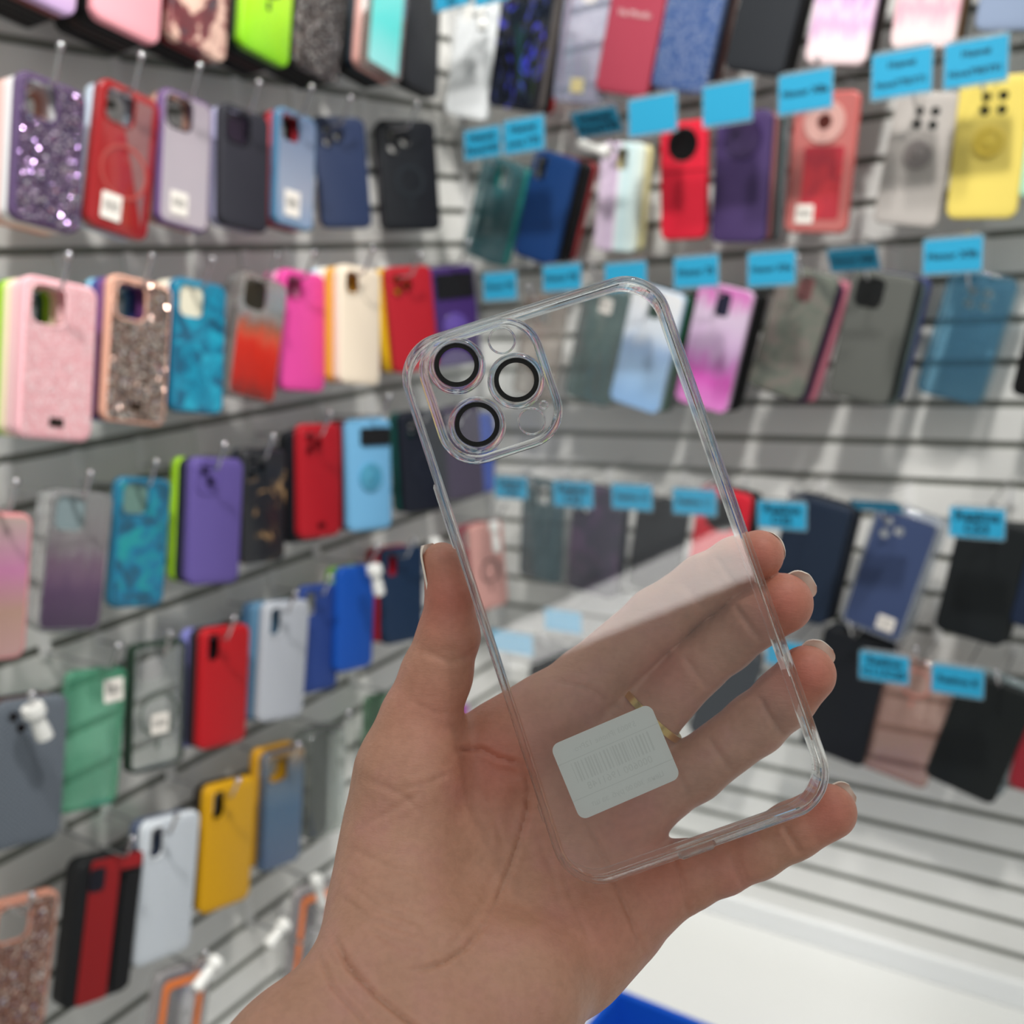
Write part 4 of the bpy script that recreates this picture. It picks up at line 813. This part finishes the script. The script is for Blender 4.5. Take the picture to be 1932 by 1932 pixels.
    for pts, dep, wd in CREASES:
        best = np.full(len(V), 1e9); L = sum(math.dist(a, b) for a, b in zip(pts, pts[1:])); run = 0; fade = np.ones(len(V))
        for a, b in zip(pts, pts[1:]):
            a_, b_ = np.array(a, float), np.array(b, float); ab = b_ - a_; l = np.linalg.norm(ab)
            t = np.clip(((px - a_[0]) * ab[0] + (py - a_[1]) * ab[1]) / l ** 2, 0, 1); d = np.hypot(px - a_[0] - t * ab[0], py - a_[1] - t * ab[1])
            u = (run + t * l) / L; f = np.clip(np.minimum(u, 1 - u) * 6 + .25, 0, 1); m = d < best; best[m] = d[m]; fade[m] = f[m]; run += l
        wd = wd * .62; disp += (-dep * .85 * np.exp(-(best / wd) ** 2) + dep * .35 * np.exp(-((best - wd * 2.6) / (wd * 1.5)) ** 2)) * .001 * fade * front
    V = V + N * disp[:, None]
    # warmer skin at fingertips, knuckle pads and base of thumb
    flush = np.zeros(len(V), np.float32)
    for (x, y, r_, a) in ((1431, 1047, 60, 1), (1478, 1138, 70, 1), (1524, 1272, 70, 1), (1564, 1531, 70, .9), (840, 1130, 90, .9), (940, 1440, 90, .8), (1000, 1400, 80, .5), (1240, 1640, 110, .6), (1190, 1560, 90, .5), (1260, 1270, 60, .5), (1380, 1640, 70, .4), (820, 1330, 110, .35), (1150, 1750, 90, .4), (1120, 1500, 90, .35)):
        flush = np.maximum(flush, a * np.exp(-((px - x) ** 2 + (py - y) ** 2) / (r_ * r_))).astype(np.float32)
    o = mesh_obj('person', V, [tuple(map(int, f)) for f in FA], None)
    o.data.attributes.new('flush', 'FLOAT', 'POINT').data.foreach_set('value', flush)
    o.matrix_world = HM; tag(o, 'bare left hand and wrist, palm up, gripping a clear phone case', 'person')
    fix_normals(o)
    for p in o.data.polygons: p.use_smooth = True
    return o
def skin_mat():
    q = NT('skin'); c = q.coord(); a = q.n('ShaderNodeAttribute'); a.attribute_name = 'flush'
    n1 = q.noise(c, 55, 4, .6); n2 = q.noise(c, 420, 3, .6)
    base = q.ramp(n1, [(.3, (182, 135, 110)), (.5, (194, 144, 120)), (.7, (196, 142, 125))])
    mx = q.n('ShaderNodeMix', data_type='RGBA'); q.l(a.outputs['Fac'], mx.inputs['Factor']); q.l(base, mx.inputs['A']); mx.inputs['B'].default_value = s2l((196, 116, 98))
    m2 = q.n('ShaderNodeMix', data_type='RGBA', blend_type='MULTIPLY'); m2.inputs['Factor'].default_value = .2; q.l(mx.outputs['Result'], m2.inputs['A'])
    q.l(q.ramp(n2, [(.35, (205, 195, 190)), (.6, (255, 255, 255))]), m2.inputs['B']); q.l(m2.outputs['Result'], q.b.inputs['Base Color'])
    q.b.inputs['Roughness'].default_value = .5; q.b.inputs['Subsurface Weight'].default_value = .25; q.b.inputs['Subsurface Radius'].default_value = (1, .35, .2); q.b.inputs['Subsurface Scale'].default_value = .003
    # fine wrinkles running across the palm
    mp = q.n('ShaderNodeMapping'); mp.inputs['Rotation'].default_value = (0, 0, .5); mp.inputs['Scale'].default_value = (260, 900, 500); cc = q.n('ShaderNodeTexCoord'); q.l(cc.outputs['Object'], mp.inputs['Vector'])
    n3 = q.noise(mp.outputs[0], 1.0, 4, .65, .6); q.bump(n3, .35, .0005)
    return q.m
HAND = make_hand(); HAND.data.materials.append(skin_mat())
NAIL = plain((240, 226, 212), .3, 0, .3)
def nail(tipn, prevn, dors, w, L, over, lift=.70):
    (p, r), (p0, _) = hp(*tipn), hp(*prevn); d = p - p0; d /= np.linalg.norm(d)
    D = np.array(dors, float); D -= d * (D @ d); D /= np.linalg.norm(D); S_ = np.cross(d, D)
    v = []; f = []; nu, nv = 15, 16
    for side in (0, 1):
        for j in range(nv):
            t = j / (nv - 1)
            for i in range(nu):
                u = -1 + 2 * i / (nu - 1); ww = w * (1 if t < .75 else math.sqrt(max(0, 1 - ((t - .75) / .25) ** 2 * .75)))
                al = t * L - (L - r - over); q_ = p + d * al + S_ * (u * ww) + D * (r * (lift + .10 * (1 - t)) - .32 * w * u * u - (.0006 if side else 0))
                v.append(q_)
    m = nu * nv
    for j in range(nv - 1):
        for i in range(nu - 1):
            a = j * nu + i; f.append((a, a + 1, a + nu + 1, a + nu)); f.append((m + a, m + a + nu, m + a + nu + 1, m + a + 1))
    bd = [i for i in range(nu)] + [j * nu + nu - 1 for j in range(1, nv)] + [m - 1 - i for i in range(1, nu)] + [(nv - 1 - j) * nu for j in range(1, nv - 1)]
    for a, b in zip(bd, bd[1:] + bd[:1]): f.append((a, m + a, m + b, b))
    o = mesh_obj('fingernail', v, f, NAIL, HAND); fix_normals(o); return o
nail(CH['index'][5], CH['index'][4], (.05, .05, 1), .0048, .011, -.0004, .6)
nail(CH['middle'][5], CH['middle'][4], (.22, .50, .85), .0050, .012, .0013, .66)
nail(CH['ring'][5], CH['ring'][4], (.22, .46, .85), .0050, .012, .0012, .66)
nail(CH['little'][5], CH['little'][4], (.22, .42, .9), .0046, .011, .0011, .66)
nail(CH['thumb'][0], CH['thumb'][1], (-1, .05, .40), .0052, .0150, .0002, .90)
# thin gold ring at the root of the middle finger
def gold_ring():
    (p, r), (p0, _) = hp(1228, 1345, .2906, 63), hp(1312, 1256, .2895, 56); ax = p0 - p
    mb = MB(); axn = Vector(ax).normalized(); ref = Vector((0, 0, 1)); nx = axn.cross(ref).normalized(); ny = axn.cross(nx)
    pr = [(-.0009, r + .0002), (-.0010, r + .0014), (.0010, r + .0014), (.0010, r + .0002)]
    v = []; f = []; seg = 48
    for dd, rr in pr:
        for k in range(seg):
            a = 2 * math.pi * k / seg; v.append(Vector(p) + axn * dd + (nx * math.cos(a) + ny * math.sin(a)) * rr)
    for a in range(4):
        for k in range(seg): f.append((a * seg + k, a * seg + (k + 1) % seg, ((a + 1) % 4) * seg + (k + 1) % seg, ((a + 1) % 4) * seg + k))
    o = mesh_obj('finger_ring', v, f, plain((236, 204, 128), .28, 1.0)); fix_normals(o); o.matrix_world = HM
    tag(o, 'thin gold ring worn at the base of the middle finger', 'ring')
gold_ring()

# ------------------------------------------------------------------ THE HELD CLEAR CASE
def held_case():
    u = Vector((0.94913375, 0.30982729, 0.05614422)); v_ = Vector((-0.3134133, 0.94674397, 0.07381036)); n = Vector((0.03028574, 0.08765225, -0.99569064)); O = Vector((0.02678241, -0.01566377, 0.26169039))
    M = HM @ frame(u, v_, n, O)
    root = empty('phone_case', M, 'large clear phone case with three black lens rings held in the hand', 'phone case')
    W_, H, r = .0755, .1510, .0125
    q = NT('clear_polycarbonate'); gl = q.n('ShaderNodeBsdfGlass'); gl.inputs['IOR'].default_value = 1.40; gl.inputs['Roughness'].default_value = .0; gl.inputs['Color'].default_value = (.985, .99, .99, 1)
    tr = q.n('ShaderNodeBsdfTransparent'); tr.inputs['Color'].default_value = (.97, .975, .975, 1); mx = q.n('ShaderNodeMixShader'); mx.inputs[0].default_value = .66
    q.l(tr.outputs[0], mx.inputs[1]); q.l(gl.outputs[0], mx.inputs[2]); q.l(mx.outputs[0], q.out.inputs['Surface']); GL = q.m
    PL = clear((252, 253, 253), (230, 235, 235), .015, .0)
    N = 14
    base = lambda d: rrect(W_, H, r, n=N, d=d)
    ring_sweep('bumper_frame', base, [(.0025, 0), (.0016, -.00005), (.0008, -.0003), (.0003, -.0008), (.0001, -.0016), (.0001, -.0092), (.0003, -.0101), (.0008, -.0105), (.0013, -.0105), (.0018, -.0101), (.0019, -.0094), (.0016, -.0030), (.0018, -.0018), (.0021, -.0013), (.0025, -.0011)], GL, root)
    cutc = (-.0157, .0559)
    slab('back_plate', [base(.00255)], -.0011, -.0002, PL, root)
    hs = lambda d: rrect(.0334, .0358, .0100, cutc[0], cutc[1], n=10, d=d)
    ring_sweep('camera_bezel', hs, [(-.0003, -.0001), (.0001, .0010), (.0006, .0018), (.0013, .0019), (.0019, .0013), (.0021, .0004), (.0021, -.0001)], GL, root)
    BK = plain((6, 5, 5), .7)
    for (x, y) in ((-.0223, .0648), (-.0085, .0561), (-.0221, .0480)):
        e = bpy.data.objects.new('lens_cover', None); COL.objects.link(e); e.parent = root; e.location = (x, y, 0)
        ring_sweep('clear_collar', lambda d: circ(.0077 - d, n=44), [(0, .0), (.0001, .0010), (.0006, .0018), (.0014, .0022), (.0019, .0022), (.0021, .0016), (.0023, .0001)], GL, e)
        slab('black_ring', [circ(.00595, n=48), circ(.0047, n=48)], .0014, .0019, BK, e, True)
        slab('lens_glass', [circ(.0050, n=40)], .0006, .0010, PL, e, True)
    for nm, (x, y), rr in (('flash_opening', (-.0087, .0678), .0038), ('sensor_opening', (-.0080, .0446), .0038), ('microphone_opening', (-.0036, .0478), .0013)):
        o = ring_sweep(nm, lambda d, rr=rr: circ(rr - d, n=32), [(0, 0), (.0001, .0004), (.0003, .0006), (.0005, .0004), (.0006, 0)], GL, root); o.location = (x, y, .0)
    # raised button covers and openings along the sides
    for nm, sx, y0, y1 in (('power_button', 1, .0128, .0365), ('volume_button', -1, .0190, .0372), ('mute_switch_opening', 1, .0435, .0512), ('strap_hole', -1, -.0565, -.0515)):
        mb = MB(); x = sx * W_ / 2; t = .0004 if 'hole' not in nm else .0003
        mb.tube([(x, y0, -.0058), (x, y0 + .0008, -.0058), (x, y1 - .0008, -.0058), (x, y1, -.0058)], [t * .6, t * 1.5, t * 1.5, t * .6], 14); mb.build(nm, GL, root)
    mb = MB(); mb.tube([(-.0072, -H / 2, -.0058), (-.0062, -H / 2, -.0058), (.0022, -H / 2, -.0058), (.0031, -H / 2, -.0058)], [.0009, .0017, .0017, .0009], 14); mb.build('charging_port_opening', GL, root)
    mb = MB()
    for k in range(9):
        for s in (-1, 1):
            x = s * (.0085 + .0016 * k) - .0022
            mb.lathe([(-.0002, .0004), (0, .0006), (.0003, .0005), (.0004, .0002)], (x, -H / 2, -.0058), (0, -1, 0), 10)
    mb.build('speaker_holes', GL, root)
    # sticker on the inside, its print showing through mirrored
    st = bpy.data.objects.new('price_sticker', None); COL.objects.link(st); st.parent = root
    ang = math.radians(4.2); st.location = (-.0153, -.0468, -.0013); st.rotation_euler = (0, 0, ang); st['label'] = 'white barcode sticker seen from its back'
    PAPER = plain((236, 238, 234), .7)
    slab('paper', [rrect(.0284, .0206, .0022, n=6)], -.0002, .0, PAPER, st)
    FA_ = plain((224, 226, 222), .8)
    for nm, txt, sz, y in (('printed_line', '59003 iPhone 12Pro', .0021, .0070), ('printed_line', '000600 1961148', .0027, -.0030), ('printed_line', 'Цена: 300.00 руб. за шт.', .0019, -.0076)):
        lettering(txt, sz, FA_, st, (.0, y, .00003), .00002, flip=True, name=nm)
    mb = MB(); random.seed(3); x = -.0110
    while x < .0110:
        w = random.choice((.00018, .00035, .0005)); mb.box((x, -.0012, .00002), (x + w, .0040, .00006)); x += w + random.choice((.0003, .0005, .0007))
    mb.box((-.0142, .0047, .00002), (.0142, .0049, .00006)); mb.box((-.0142, -.0052, .00002), (.0142, -.0050, .00006))
    mb.build('barcode', FA_, st, False)
held_case()
